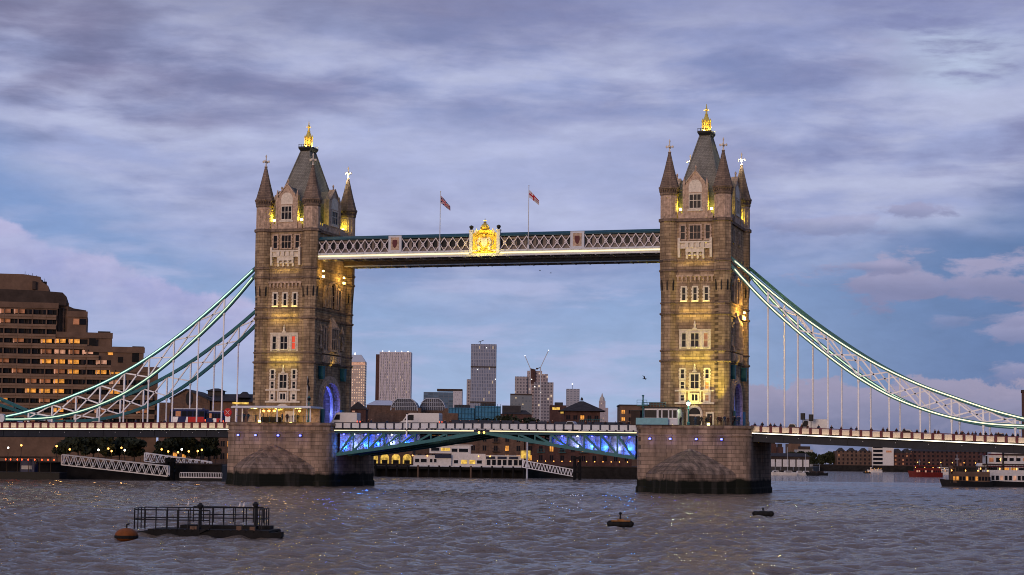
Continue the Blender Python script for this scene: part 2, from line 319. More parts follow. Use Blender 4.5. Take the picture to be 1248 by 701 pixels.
MT = dict(
 tower=stone('tower_stone', (.45,.32,.195), (.26,.178,.108), (.13,.09,.058), 1.35, .52, dirt=.6),
 dress=mat('portland_stone', (.66,.57,.45), .8, var=.22, vs=2.2, bump=.3),
 trim=mat('weathered_trim_stone', (.44,.315,.225), .85, var=.45, vs=1.7, bump=.4),
 pier=stone('pier_granite', (.36,.255,.19), (.22,.158,.118), (.10,.075,.058), 1.9, .72, tide=2.55, dirt=.5, bump=.7),
 slate=stone('roof_slate', (.24,.225,.19), (.185,.175,.15), (.11,.105,.09), .5, .32, dirt=.35, bump=.3),
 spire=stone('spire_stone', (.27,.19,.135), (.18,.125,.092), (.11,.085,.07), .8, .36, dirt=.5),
 corridor=mat('corridor_glazing', (.15,.12,.105), .4, var=.3, vs=.6),
 glass=mat('dark_glass', (.012,.013,.017), .25, var=0, spec=.05),
 gold=mat('gilded_metal', (.95,.62,.12), .28, metal=.85, var=.1, vs=6),
 iron=mat('black_iron', (.016,.016,.018), .5, var=.1),
 teal=mat('teal_paint', (.026,.12,.135), .42, var=.15, vs=2),
 tealdark=mat('dark_teal_paint', (.018,.07,.10), .45, var=.15, vs=2),
 white=mat('white_paint', (.83,.81,.80), .45, var=.08, vs=2),
 palepaint=mat('pale_grey_paint', (.52,.53,.56), .5, var=.1, vs=2),
 maroon=mat('maroon_paint', (.10,.022,.028), .5, var=.15),
 navy=mat('navy_paint', (.018,.022,.045), .5, var=.15),
 panel=mat('warm_panel_paint', (.66,.54,.40), .6, var=.08, vs=2),
 girder=mat('dark_girder_paint', (.010,.013,.022), .5, var=.25, vs=.8),
 asphalt=mat('asphalt', (.05,.05,.052), .9, var=.2, bump=.2),
 led=mat('led_strip_warm', (.9,.88,.8), .4, var=0, emit=(1.0,.90,.66), es=3.2),
 ledgold=mat('led_strip_gold', (.9,.85,.6), .4, var=0, emit=(1.0,.84,.42), es=1.05),
 ledgreen=mat('led_strip_green', (.7,.9,.8), .4, var=0, emit=(.50,1.0,.74), es=.9),
 leddim=mat('led_strip_dim', (.6,.9,.7), .4, var=0, emit=(.72,1.0,.66), es=.72),
 ledlime=mat('led_strip_lime', (.9,.9,.6), .4, var=0, emit=(1.0,.97,.58), es=1.15),
 amber=mat('amber_lamp', (1,.6,.2), .4, var=0, emit=(1.0,.42,.08), es=4.5),
 amberwin=mat('lit_window_amber', (.5,.3,.1), .4, var=.5, vs=1.1, emit=(1.0,.36,.035), es=.62),
 pinkwin=mat('lit_window_rose', (.5,.36,.28), .4, var=.45, vs=.55, emit=(1.0,.42,.20), es=.30),
 dimwin=mat('lit_window_dim', (.3,.16,.1), .4, var=.45, vs=.55, emit=(1.0,.30,.08), es=.14),
 yellowwin=mat('lit_window_yellow', (.5,.36,.1), .4, var=.6, vs=.9, emit=(1.0,.62,.09), es=.55),
 redwin=mat('lit_window_red', (.6,.1,.05), .4, var=0, emit=(1.0,.06,.02), es=.4),
 whitelamp=mat('white_lamp', (1,1,1), .4, var=0, emit=(1.0,.93,.8), es=5),
 yellowlamp=mat('yellow_lamp', (1,.9,.4), .4, var=0, emit=(1.0,.76,.22), es=12),
 bluelamp=mat('blue_lamp', (.2,.2,1), .4, var=0, emit=(.10,.12,1.0), es=6),
 redlamp=mat('red_lamp', (1,.2,.1), .4, var=0, emit=(1.0,.10,.03), es=3),
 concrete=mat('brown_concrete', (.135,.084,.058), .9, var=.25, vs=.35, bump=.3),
 concretedark=mat('dark_concrete', (.05,.036,.03), .9, var=.3, vs=.35),  # plain dark concrete for roofs, plant storeys and copings
 brick=stone('brown_brick', (.17,.095,.065), (.12,.07,.05), (.12,.10,.085), .9, .3, dirt=.4, bump=.3),
 brickred=stone('dark_red_brick', (.105,.05,.042), (.075,.038,.034), (.07,.055,.05), .9, .3, dirt=.4, bump=.3),
 darkroof=mat('dark_slate_roof', (.04,.036,.038), .8, var=.25, vs=.8),
 timber=mat('black_timber', (.012,.011,.011), .85, var=.3, vs=1.2, bump=.3),
 wharf=mat('dark_river_wall', (.02,.017,.015), .9, var=.5, vs=.4, bump=.3),
 land=mat('ground_paving', (.05,.046,.042), .9, var=.3, vs=.1),
 render=mat('pale_render', (.40,.37,.34), .8, var=.12, vs=.5),
 orange=mat('weathered_orange_plastic', (.17,.052,.012), .6, var=.4, vs=1.2, bump=.2),
 leaf=foliage_mat('dark_leaves', (.026,.030,.014)), bark=mat('bark', (.05,.04,.03), .9, bump=.4),
 vanwhite=mat('van_white', (.55,.53,.51), .35, var=.05), silver=mat('car_silver', (.40,.42,.46), .3, var=.05),
 busred=mat('bus_red', (.42,.02,.018), .35, var=.06), busnavy=mat('bus_navy', (.012,.02,.085), .35, var=.06),
 tyre=mat('tyre_rubber', (.014,.014,.014), .85, var=.1),
 coat=mat('dark_coat', (.018,.016,.018), .9, var=.3, vs=2), coat2=mat('brown_coat', (.06,.03,.022), .9, var=.3, vs=2), coat3=mat('blue_coat', (.02,.03,.06), .9, var=.3),
 skin=mat('skin', (.42,.25,.18), .6, var=.05),
 tarp=mat('blue_sheeting', (.05,.19,.33), .6, var=.35, vs=.3),
 boatred=mat('boat_red', (.12,.014,.013), .4, var=.2), boatwhite=mat('boat_white', (.62,.58,.54), .4, var=.12), hull=mat('black_hull', (.012,.012,.014), .5, var=.2),
)

# ------------------------------------------------------------------ the two bridge towers
TX = 41.15; ZB = 12.3
FT = dict(front=lambda u, v, z: (u, -9.7-v, z), back=lambda u, v, z: (-u, 9.7+v, z),
          right=lambda u, v, z: (5.75+v, u, z), left=lambda u, v, z: (-5.75-v, -u, z))
YELLOW = (1.0, .86, .14); GOLDEN = (1.0, .74, .17)
def arch_pts(w, z0, zs, za, n=7):
    """pointed (four-centred) arch outline from left foot over the apex to right foot"""
    out = [(-w, z0)]
    for i in range(n+1):
        t = i/n; out.append((-w*math.cos(t*PI/2)**.85 if i < n else 0, zs+(za-zs)*math.sin(t*PI/2)**1.0))
    out += [(-a, b) for a, b in out[::-1][1:]]
    return out
def win(root, face, u, z0, z1, w, nl=1, tr=1, glass='glass', bd=.27, dep=.22, quoin=True, frame='dress', head=None):
    """stone-framed window: frame with mullions and transoms, its glass as a sub-part"""
    f = MB(FT[face]); a, b = u-w/2, u+w/2
    f.box(a-bd, b+bd, 0, dep, z1, z1+bd); f.box(a-bd-.06, b+bd+.06, 0, dep+.1, z0-bd, z0)
    f.box(a-bd, a, 0, dep, z0, z1); f.box(b, b+bd, 0, dep, z0, z1)
    for k in range(1, nl): c = a+w*k/nl; f.box(c-.055, c+.055, .01, dep-.05, z0, z1)
    for k in range(1, tr+1): c = z0+(z1-z0)*k/(tr+1); f.box(a, b, .01, dep-.07, c-.05, c+.05)
    if quoin:
        z = z0+.1; k = 0
        while z < z1-.2:
            if k % 2 == 0: f.box(a-bd-.14, a-bd, 0, dep-.04, z, z+.3); f.box(b+bd, b+bd+.14, 0, dep-.04, z, z+.3)
            z += .3; k += 1
    o = f.build('window', MT[frame], root)
    MB(FT[face]).box(a+.002, b-.002, .012, .045, z0+.002, z1-.002).build('glass_pane', MT[glass], o)
    return o
def ring8(mb, cx, cy, prof): mb.lathe(prof, cx, cy, 8)
def make_tower(label):
    r = thing('bridge_tower', label, 'tower', (0, 0, ZB), group='twin stone towers of the bridge'); r['_org'] = [0, 0, ZB]
    # walls: the lower stage is pierced by the road arch
    ar = arch_pts(4.3, ZB, 16.6, 20.4)
    low = MB().prism([(-9.7, ZB)] + ar + [(9.7, ZB), (9.7, 25.0), (-9.7, 25.0)], -5.75, 5.75, 'x')
    low.build('lower_wall', MT['tower'], r)
    MB().box(-5.75, 5.75, -9.7, 9.7, 25.003, 50.4).build('upper_wall', MT['tower'], r)
    # octagonal corner turrets
    for sx in (-1, 1):
        for sy in (-1, 1):
            cx, cy = 5.08*sx, 9.2*sy
            t = MB()
            t.lathe([(1.66, ZB), (1.66, 13.3), (1.5, 13.7), (1.47, 35.6), (1.52, 37.4), (1.72, 40.6), (1.74, 50.0)], cx, cy)
            to = t.build('turret', MT['tower'], r)
            u = MB(); u.lathe([(1.72, 50.65), (1.66, 50.7), (1.66, 54.9)], cx, cy)
            for k in range(8):                                           # sunk panels on the upper drum
                a = PI/8+PI/4*k+PI/8; px, py = cx+1.535*math.cos(a), cy+1.535*math.sin(a); tx, ty = -math.sin(a), math.cos(a)
                for o_ in (-.3, .3):
                    u.beam((px+tx*o_, py+ty*o_, 51.1), (px+tx*o_, py+ty*o_, 54.5), .09, .14)
                u.beam((px-tx*.45, py-ty*.45, 54.55), (px+tx*.45, py+ty*.45, 54.55), .16, .12)
            u.build('turret_drum', MT['trim'], to)
            c = MB(); c.lathe([(1.66, 54.9), (1.8, 55.2), (1.8, 55.5), (1.70, 55.6), (1.70, 55.9), (2.02, 56.2), (2.06, 56.5), (1.9, 56.62)], cx, cy)
            for k in range(24):
                a = 2*PI*k/24; c.beam((cx+1.78*math.cos(a), cy+1.78*math.sin(a), 55.62), (cx+1.86*math.cos(a), cy+1.86*math.sin(a), 56.1), .2, .16)
            c.build('turret_cornice', MT['spire'], to)
            s = MB(); s.lathe([(1.86, 56.6), (1.5, 57.9), (1.52, 58.0), (1.46, 58.06), (1.10, 59.4), (1.12, 59.5), (1.06, 59.56), (.58, 61.6), (.26, 63.0), (.30, 63.1), (.30, 63.25)], cx, cy)
            for k in range(4):                                           # little lucarnes low on the spire
                a = PI/2*k; d = (math.cos(a), math.sin(a))
                s.frus(cx+1.45*d[0]-.28, cx+1.45*d[0]+.28, cy+1.45*d[1]-.28, cy+1.45*d[1]+.28, 56.7, cx+1.15*d[0]-.04, cx+1.15*d[0]+.04, cy+1.15*d[1]-.04, cy+1.15*d[1]+.04, 58.5)
            s.build('spire', MT['spire'], to)
            f = MB(); f.lathe([(.3, 63.26), (.13, 63.5), (.12, 64.0), (.2, 64.05), (.2, 64.4), (.11, 64.45), (.1, 65.1), (.17, 65.2), (.15, 65.4), (.03, 65.7)], cx, cy, 8)
            for d in ((1,0,0), (0,1,0)):
                p = Vector((cx, cy, 64.25)); d = Vector(d)
                f.beam(p-d*.62, p+d*.62, .2, .22)
                for q in (-1, 1): f.lathe([(.05, 64.0), (.17, 64.12), (.17, 64.4), (.05, 64.52)], cx+d.x*q*.6, cy+d.y*q*.6, 6)
            f.build('finial', MT['dress'], to)
            lz = MB()                                                     # arrow-slit lancets under the flare
            for k in range(8):
                a = PI/4*k; ex = 1.43
                p = Vector((cx+ex*math.cos(a), cy+ex*math.sin(a), 0)); s_ = Vector((-math.sin(a), math.cos(a), 0))
                n_ = Vector((math.cos(a), math.sin(a), 0))
                base = [(-.12, 37.2), (.12, 37.2), (.12, 38.6), (0, 39.2), (-.12, 38.6)]
                A = [tuple(p + s_*b + Vector((0, 0, z))) for b, z in base]; B = [tuple(p + n_*(.12 + max(0, (z-37.2))*.062) + s_*b + Vector((0, 0, z))) for b, z in base]
                lz.loft([A, B])
            lz.build('lancet', MT['iron'], to)
    # string courses wrap walls and turrets
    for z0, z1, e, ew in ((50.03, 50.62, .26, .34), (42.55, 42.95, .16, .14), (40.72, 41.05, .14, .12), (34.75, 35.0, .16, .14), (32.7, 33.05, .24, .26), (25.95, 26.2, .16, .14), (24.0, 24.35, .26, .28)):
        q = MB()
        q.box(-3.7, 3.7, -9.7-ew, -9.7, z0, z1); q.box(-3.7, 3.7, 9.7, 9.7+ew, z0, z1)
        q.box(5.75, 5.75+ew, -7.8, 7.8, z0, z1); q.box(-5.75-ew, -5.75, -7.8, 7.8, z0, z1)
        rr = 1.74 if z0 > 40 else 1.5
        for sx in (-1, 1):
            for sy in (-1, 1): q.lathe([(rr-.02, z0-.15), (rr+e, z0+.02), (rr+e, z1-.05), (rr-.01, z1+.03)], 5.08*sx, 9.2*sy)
        q.build('string_course', MT['spire'], r)  # darker stone here stands in for the shadow line beneath each course
    for fc in ('front', 'back'):
        T = FT[fc]
        # stage 5: triple window over a corbelled balcony
        win(r, fc, 0, 46.75, 49.25, 1.95, 3, 1, frame='trim'); win(r, fc, -2.35, 46.75, 49.25, .75, 1, 1, frame='trim'); win(r, fc, 2.35, 46.75, 49.25, .75, 1, 1, frame='trim')
        b = MB(T); b.box(-3.1, 3.1, 0, .75, 46.0, 46.3); b.box(-3.05, 3.05, 0, .6, 44.95, 45.15)
        for k in range(4): u = -1.5+k; b.box(u-.32, u+.32, .45, .72, 45.15, 46.0)
        for u in (-3.0, 3.0): b.box(u-.22, u+.22, .0, .7, 44.95, 46.9); b.frus(u-.22, u+.22, 0, .5, 43.3, u-.22, u+.22, 0, .66, 44.95)
        b.box(-2.8, 2.8, .0, .4, 45.15, 46.0)
        b.build('balcony', MT['dress'] if fc == 'front' else MT['trim'], r)
        c = MB(T); c.box(-1.75, 1.75, 0, .55, 44.25, 44.95)
        for k in range(4):
            u = -1.55+k*1.033; c.prism([(u-.2, 43.1), (u+.2, 43.1), (u+.2, 44.25), (u-.2, 44.25)], 0, .3); c.box(u-.2, u+.2, .3, .52, 43.75, 44.25)
        for k in range(3):
            u = -1.03+k*1.033; c.lathe([(.2, 43.6), (.3, 43.7), (.3, 44.0)], u, .1, 6)
        c.build('balcony_corbel', MT['dress'], r)
        # stage 4
        for u in (-2.12, 0, 2.12): win(r, fc, u, 35.35, 37.75, .62, 1, 1)
        ct = MB(T); ct.box(-3.55, 3.55, 0, .42, 39.75, 40.1)
        for k in range(9): u = -3.2+k*.8; ct.box(u-.17, u+.17, 0, .36, 39.1, 39.75); ct.box(u-.12, u+.12, 0, .2, 38.8, 39.1)
        ct.build('corbel_table', MT['trim'], r)
        # stage 3
        w = MB(T)
        for a_, b_ in ((-2.95, -2.575), (-1.525, -.89), (.89, 1.525), (2.575, 2.95)): w.box(a_, b_, 0, .16, 26.45, 29.75)
        w.box(-2.95, 2.95, 0, .13, 29.45, 29.75); w.box(-3.0, 3.0, 0, .3, 29.76, 29.98); w.box(-2.95, 2.95, 0, .12, 26.3, 26.45); w.build('window_surround', MT['dress'], r)
        for u, ww, n in ((-2.05, .72, 1), (0, 1.45, 2), (2.05, .72, 1)): win(r, fc, u, 26.75, 29.25, ww, n, 1, bd=.16, dep=.3)
        # stage 2 window group
        for u in (-2.3, 2.3):
            win(r, fc, u, 20.95, 22.6, .62); win(r, fc, u, 19.05, 20.3, .62, quoin=False); win(r, fc, u, 16.85, 17.85, .62, quoin=False)
        win(r, fc, 0, 19.1, 21.7, 1.5, 2, 1); win(r, fc, 0, 16.85, 18.0, 1.1, 2, 0, quoin=False)
        w = MB(T); w.box(-3.7, 3.7, 0, .34, 18.55, 18.82); w.box(-3.7, 3.7, 0, .38, 16.22, 16.56)
        for u in (-2.85, -1.75, -1.05, 1.05, 1.75, 2.85): w.box(u-.13, u+.13, 0, .17, 16.56, 18.55)
        for u in (-2.3, 2.3): w.box(u-.35, u+.35, 0, .1, 18.05, 18.55)
        w.build('window_panel', MT['dress'], r)
        # carved figures over the windows
        for z in (22.05, 29.98):
            s = MB(T); s.box(-.4, .4, .02, .4, z, z+.25); s.lathe([(.28, z+.25), (.2, z+.5), (.26, z+.95), (.1, z+1.1), (.16, z+1.25), (.12, z+1.45), (.03, z+1.6)], 0, .22, 7)
            s.build('carved_figure', MT['dress'], r)
        # doorway
        d = MB(T); out = arch_pts(1.5, ZB, 14.4, 16.0); inn = arch_pts(1.12, ZB, 14.3, 15.55)
        d.prism(out[:len(out)//2+1] + inn[:len(inn)//2+1][::-1], 0, .3); d.prism([(-a, b) for a, b in out[:len(out)//2+1]] + [(-a, b) for a, b in inn[:len(inn)//2+1][::-1]], .001, .301)
        do = d.build('doorway', MT['dress'], r)
        MB(T).prism(inn, .01, .05).build('glass_pane', MT['glass'], do)
        MB(T).box(-1.1, 1.1, .06, .24, 14.0, 14.35).build('transom', MT['dress'], do)
        for u in (-2.85, 2.85):
            q = MB(T); q.box(u-.75, u-.5, 0, .22, ZB, 14.5); q.box(u+.5, u+.75, 0, .22, ZB, 14.5); q.box(u-.75, u+.75, 0, .24, 14.5, 14.75)
            qo = q.build('side_door', MT['dress'], r); MB(T).box(u-.498, u+.498, .01, .08, ZB, 14.498).build('door_leaf', MT['teal'] if u < 0 else MT['iron'], qo)
    for fc in ('left', 'right'):
        T = FT[fc]
        for z0, z1, za in ((35.4, 39.2, 40.4),):
            for u, w_ in ((0, 1.15), (-3.3, .62), (3.3, .62)):
                zz = z1 if u == 0 else z1-1.0; zp = za if u == 0 else za-1.0
                out = arch_pts(w_+.38, z0, zz, zp+.4); inn = arch_pts(w_, z0, zz, zp)
                q = MB(T)
                q.prism(out[:len(out)//2+1] + inn[:len(inn)//2+1][::-1], 0, .5); q.prism([(-a, b) for a, b in out[:len(out)//2+1]] + [(-a, b) for a, b in inn[:len(inn)//2+1][::-1]], .001, .501)
                q.v = [tuple(a + (b if i_ == 1 else 0) for i_, (a, b) in enumerate(zip(p, (0, u if fc == 'right' else -u, 0)))) for p in q.v]
                qo = q.build('arched_window', MT['trim'], r)
                g = MB(T).prism(inn, .02, .06); g.v = [tuple(a + (b if i_ == 1 else 0) for i_, (a, b) in enumerate(zip(p, (0, u if fc == 'right' else -u, 0)))) for p in g.v]
                g.build('glass_pane', MT['glass'], qo)
                mb_ = MB(T); mb_.box(u-.06, u+.06, .07, .3, z0, zz+.5)
                for k in (1, 2): mb_.box(u-w_, u+w_, .07, .25, z0+(zz-z0)*k/3-.05, z0+(zz-z0)*k/3+.05)
                mb_.build('mullion', MT['trim'], qo)
        # oriel over the road arch
        q = MB(T); q.box(-4.6, 4.6, 0, .5, 26.2, 26.7); q.box(-4.6, 4.6, 0, .5, 24.4, 25.9)
        for k in range(7): u = -3.9+k*1.3; q.box(u-.42, u+.42, .5, .62, 24.65, 25.7)
        q.box(-1.7, 1.7, 0, 1.0, 26.7, 27.1); q.frus(-1.75, 1.75, 0, 1.05, 31.6, -.5, .5, 0, .3, 33.6); q.box(-1.75, 1.75, 0, 1.05, 31.2, 31.6)
        for u in (-1.6, -.55, .55, 1.6): q.box(u-.16, u+.16, 0, 1.0, 27.1, 31.2)
        q.box(-1.6, 1.6, 0, .96, 29.1, 29.3)
        qo = q.build('oriel', MT['trim'], r); MB(T).box(-1.5, 1.5, .02, .8, 27.1, 31.2).build('glass_pane', MT['glass'], qo)
        for u in (-3.4, 3.4): win(r, fc, u, 27.0, 31.4, .95, 1, 2, frame='trim', dep=.35)
        # niches with canopies either side
        for u in (-5.6, 5.6):
            n_ = MB(T); n_.box(u-.42, u+.42, 0, .45, 27.2, 27.6); n_.frus(u-.42, u+.42, 0, .5, 30.6, u-.05, u+.05, 0, .1, 32.4); n_.lathe([(.3, 27.6), (.22, 28.4), (.26, 29.1), (.12, 29.3), (.17, 29.7), (.05, 30.0)], u, .25, 7)
            n_.build('niche_figure', MT['trim'], r)
        # road arch mouldings
        for k, (e0, e1, dd) in enumerate(((.0, .5, .55), (.5, 1.0, .35), (1.0, 1.45, .18))):
            out = arch_pts(4.3+e1, ZB, 16.6, 20.4+e1); inn = arch_pts(4.3+e0+.002, ZB, 16.6, 20.4+e0+.002); h = len(out)//2+1
            q = MB(T); q.prism(out[:h] + inn[:h][::-1], 0, dd); q.prism([(-a, b) for a, b in out[:h]] + [(-a, b) for a, b in inn[:h][::-1]], 0, dd-.001)
            q.build('arch_moulding', MT['trim'], r)
        for u in (-5.45, 5.75):                                           # teal lantern shields beside the arch
            q = MB(T); q.prism([(u-.6, 21.6), (u-.3, 21.0), (u+.3, 21.0), (u+.6, 21.6), (u+.6, 23.4), (u-.6, 23.4)], .1, 1.0); q.box(u-.7, u+.7, .02, 1.1, 23.4, 23.6)
            q.build('lantern_shield', MT['teal'], r)
        for u in (-4.9, 4.9):                                             # teal gates inside the arch
            q = MB(T); q.box(u-.55, u+.55, .6, .9, ZB, 15.2)
            q.build('gate_leaf', MT['teal'], r)
        if fc:                                                            # windows at walkway height
            for u in (-2.6, 2.6): win(r, fc, u, 46.8, 49.0, .9, 1, 1, frame='trim')
    # blue-lit ribs of the road passage
    for x in (-4.6, -2.3, 0, 2.3, 4.6):
        out = arch_pts(4.29, ZB, 16.6, 20.39); inn = arch_pts(3.85, ZB, 16.4, 19.9); h = len(out)//2+1
        q = MB(); q.prism(out[:h] + inn[:h][::-1], x-.3, x+.3, 'x'); q.prism([(-a, b) for a, b in out[:h]] + [(-a, b) for a, b in inn[:h][::-1]], x-.299, x+.299, 'x')
        q.build('passage_rib', MT['dress'], r)
    # parapet, gables, roof
    for fc, half in (('front', 3.3), ('back', 3.3), ('right', 7.4), ('left', 7.4)):
        p = MB(FT[fc]); p.box(-half, half, -.25, .12, 50.62, 51.55); k = -half
        while k < half-.5: p.box(k, k+.5, -.25, .12, 51.55, 52.05); k += .95
        p.build('parapet', MT['trim'], r)
    for fc, hw, back in (('front', 2.0, 4.0), ('back', 2.0, 4.0), ('right', 2.7, 3.6), ('left', 2.7, 3.6)):
        T = FT[fc]; k = hw/2.0
        g = MB(T).prism([(-2*k, 50.62), (2*k, 50.62), (2*k, 56.5), (1.72*k, 57.3), (1.2*k, 57.9), (0, 59.6), (-1.2*k, 57.9), (-1.72*k, 57.3), (-2*k, 56.5)], -.9, .28)
        g.prism([(-1.7*k, 57.25), (0, 59.35), (0, 59.72), (-1.9*k, 57.35)], .28, .45); g.prism([(1.7*k, 57.25), (0, 59.35), (0, 59.72), (1.9*k, 57.35)], .28, .45)
        g.lathe([(.16, 59.6), (.12, 60.0), (.22, 60.1), (.2, 60.35), (.03, 60.6)], 0, -.1, 6)
        for s in (-1, 1): g.box(s*2.16*k-.2, s*2.16*k+.2, -.5, .4, 50.62, 57.2); g.frus(s*2.16*k-.2, s*2.16*k+.2, -.5, .4, 57.2, s*2.16*k-.03, s*2.16*k+.03, -.1, .1, 58.4)
        go = g.build('gable', MT['trim'], r)
        t = MB(T); a_ = arch_pts(1.25*k, 55.45, 56.4, 57.8); t.prism(a_, .28, .34); t.build('tympanum', MT['dress'], go); MB(T).box(-1.45*k, 1.45*k, .281, .5, 51.95, 52.25).build('sill', MT['dress'], go)
        w0 = MB(T); aw = 1.05*k
        w0.box(-aw-.15, aw+.15, .28, .46, 55.0, 55.2); w0.box(-aw-.15, -aw, .28, .45, 52.5, 55.0); w0.box(aw, aw+.15, .28, .45, 52.5, 55.0); w0.box(-aw-.15, aw+.15, .28, .46, 52.3, 52.5)
        for q_ in (1, 2): c_ = -aw+2*aw*q_/3; w0.box(c_-.06, c_+.06, .29, .42, 52.5, 55.0)
        w0.box(-aw, aw, .29, .40, 53.85, 53.97)
        w0.build('gable_window', MT['dress'], go)
        MB(T).box(-aw+.002, aw-.002, .285, .315, 52.502, 54.998).build('glass_pane', MT['glass'], go)
        d = MB(T).prism([(-1.9*k, 50.7), (1.9*k, 50.7), (1.9*k, 56.4), (0, 59.2), (-1.9*k, 56.4)], -back-1.0, -.9); d.build('dormer_roof', MT['slate'], go)
    rf = MB().frus(-4.95, 4.95, -8.3, 8.3, 51.2, -.85, .85, -1.5, 1.5, 67.6).build('roof', MT['slate'], r)
    rr = MB()
    for sx in (-1, 1):
        for sy in (-1, 1): rr.beam((4.95*sx, 8.3*sy, 51.2), (.85*sx, 1.5*sy, 67.6), .26, .26)
    rr.build('roof_hip', MT['slate'], rf)
    cb = MB().frus(-1.05, 1.05, -1.75, 1.75, 67.5, -1.35, 1.35, -2.0, 2.0, 68.0); cb.box(-1.35, 1.35, -2.0, 2.0, 68.0, 68.35)
    for k in range(6):
        u = -1.25+k*.5; cb.box(u-.05, u+.05, -1.98, -1.9, 68.35, 68.75); cb.box(u-.05, u+.05, 1.9, 1.98, 68.35, 68.75)
    cb.box(-1.35, 1.35, -1.97, -1.92, 68.75, 68.82); cb.box(-1.35, 1.35, 1.92, 1.97, 68.75, 68.82)
    cb.build('roof_cresting', MT['iron'], rf)
    c = MB(); c.lathe([(.85, 68.35), (.85, 68.7), (.6, 69.0), (.62, 69.7), (.78, 70.3), (.6, 70.7), (.45, 71.2), (.3, 71.5), (.34, 71.7), (.2, 71.9), (.17, 72.4), (.27, 72.55), (.24, 72.85), (.12, 73.05), (.05, 73.8)], 0, 0, 10)
    for k in range(8):
        a = 2*PI*k/8; c.lathe([(.12, 68.7), (.1, 70.3), (.17, 70.5), (.02, 71.0)], .8*math.cos(a), .8*math.sin(a), 5)
    c.beam((-.5, 0, 72.6), (.5, 0, 72.6), .14, .14); c.beam((0, -.5, 72.6), (0, .5, 72.6), .14, .14)
    c.build('gilded_crown', MT['gold'], r)
    # floodlights: fixtures on the ledges and their lamps
    def fix(p, s=.16, m='yellowlamp'): return MB().box(p[0]-s, p[0]+s, p[1]-s, p[1]+s, p[2]-s, p[2]+s).build('floodlight_fixture', MT[m], r)
    for sx in (-1, 1):
        for sy in (-1, 1):
            p = (2.95*sx, 9.35*sy, 52.4); fix(p, .2); lamp('POINT', (2.95*sx, 9.25*sy, 53.0), 230, (1.0, .88, .06), r, rad=.15)
            p = (5.2*sx, 6.6*sy, 52.2); fix(p, .2); lamp('POINT', (5.1*sx, 6.7*sy, 52.8), 200, (1.0, .86, .06), r, rad=.15)
        lamp('POINT', (5.08*sx, 9.2-1.1, 63.6), 330, (1.0, .93, .70), r, rad=.12); lamp('POINT', (5.08*sx-.9, 9.2, 62.9), 150, (1.0, .9, .3), r, rad=.12)
    for a in (45, 135, 225, 315):
        a = math.radians(a); lamp('POINT', (1.9*math.cos(a), 2.3*math.sin(a), 68.9), 420, (1.0, .80, .25), r, rad=.12)
    for fc, s in (('front', -1), ('back', 1)):
        for z, e, yo in ((33.15, 26, .6), (24.45, 40, .65), (42.0, 16, .75), (35.1, 10, .5)):
            lamp('AREA', (0, s*(9.7+yo), z), e*2.0, GOLDEN if z > 30 else YELLOW, r, 5.6, (0, -s*.55, .83), .15)
        lamp('AREA', (0, s*(9.7+.7), 32.6), 42, GOLDEN, r, 6.0, (0, -s*.7, -.7), .15)
        lamp('AREA', (0, s*(9.7+.7), 23.9), 36, YELLOW, r, 6.0, (0, -s*.7, -.7), .15)
        for u in (-4.6, 4.6): lamp('SPOT', (u*1.05, s*13.4, 13.2), 14000, YELLOW, r, aim=(-u*.01, -s*.19, 1), spot=.9, rad=.15)
        lamp('SPOT', (0, s*13.6, 13.0), 4200, YELLOW, r, aim=(0, -s*.5, 1), spot=1.0, rad=.15)
        fix((-3.3, s*13.2, 12.5), .2); fix((3.3, s*13.2, 12.5), .2)
    # lamps under the walkways and inside the road passage
    for sx in (-1, 1):
        lamp('AREA', (sx*6.3, 0, 24.0), 50, GOLDEN, r, .2, (-sx*.3, 0, 1), 6.0)
        lamp('POINT', (sx*3.2, 0, 17.8), 650, (.06, .10, 1.0), r, rad=.3); lamp('POINT', (sx*5.0, 2.8, 14.5), 260, (.10, .16, 1.0), r, rad=.3)
    return r
t_south = make_tower('nearer right hand stone tower with golden floodlit storeys on its river pier')
t_north = copy_tree(t_south)
t_north['label'] = 'farther left hand stone tower with blue lit road arch and pavilion at its foot'
def tower_lamps(root, spots):
    for x, y, z, e in spots:
        MB().box(x-.15, x+.15, y-.15, y+.15, z-.15, z+.15).build('floodlight_fixture', MT['yellowlamp'], root, off=(0, 0, ZB)); MB().box(x-.16, x+.2, y-.2, y+.2, z-1.3, z-.9).build('floodlight_fixture', MT['yellowlamp'], root, off=(0, 0, ZB))
        lo = lamp('POINT', (x+.9, y, z-.4-ZB), e, (1.0, .60, .12), None, rad=.2); lo.parent = root
tower_lamps(t_north, ((6.9, -7.2, 42.3, 520), (6.9, 3.6, 42.0, 700)))
tower_lamps(t_south, ((7.0, 2.0, 33.9, 2400),))
MB().box(5.75, 6.9, .6, 3.4, 32.4, 33.3).build('lamp_ledge', MT['trim'], t_south, off=(0, 0, ZB))
for o in list(t_south.children):
    if o.type == 'LIGHT' and o.data.color[2] > .9 and o.data.color[0] < .2: o.data = o.data.copy(); o.data.energy *= .3
t_south.location = (TX, 0, ZB); t_north.location = (-TX, 0, ZB)
# a red lit window on the left tower, amber ones on the right
def relight(root, z, u, m, key=lambda c: True):
    best = None
    for o in root.children:
        if o.name.startswith('window') and not o.name.startswith('window_'):
            for g in o.children:
                c = sum((v.co for v in g.data.vertices), Vector())/len(g.data.vertices)
                d = (c - Vector((u, -9.73, z-ZB))).length
                if best is None or d < best[0]: best = (d, g)
    g = best[1]; g.data = g.data.copy(); g.data.materials[0] = MT[m]
relight(t_north, 28, 2.05, 'redwin'); relight(t_south, 19.7, 2.3, 'amberwin'); relight(t_south, 28, 2.05, 'dimwin'); relight(t_south, 17.3, 2.3, 'dimwin')

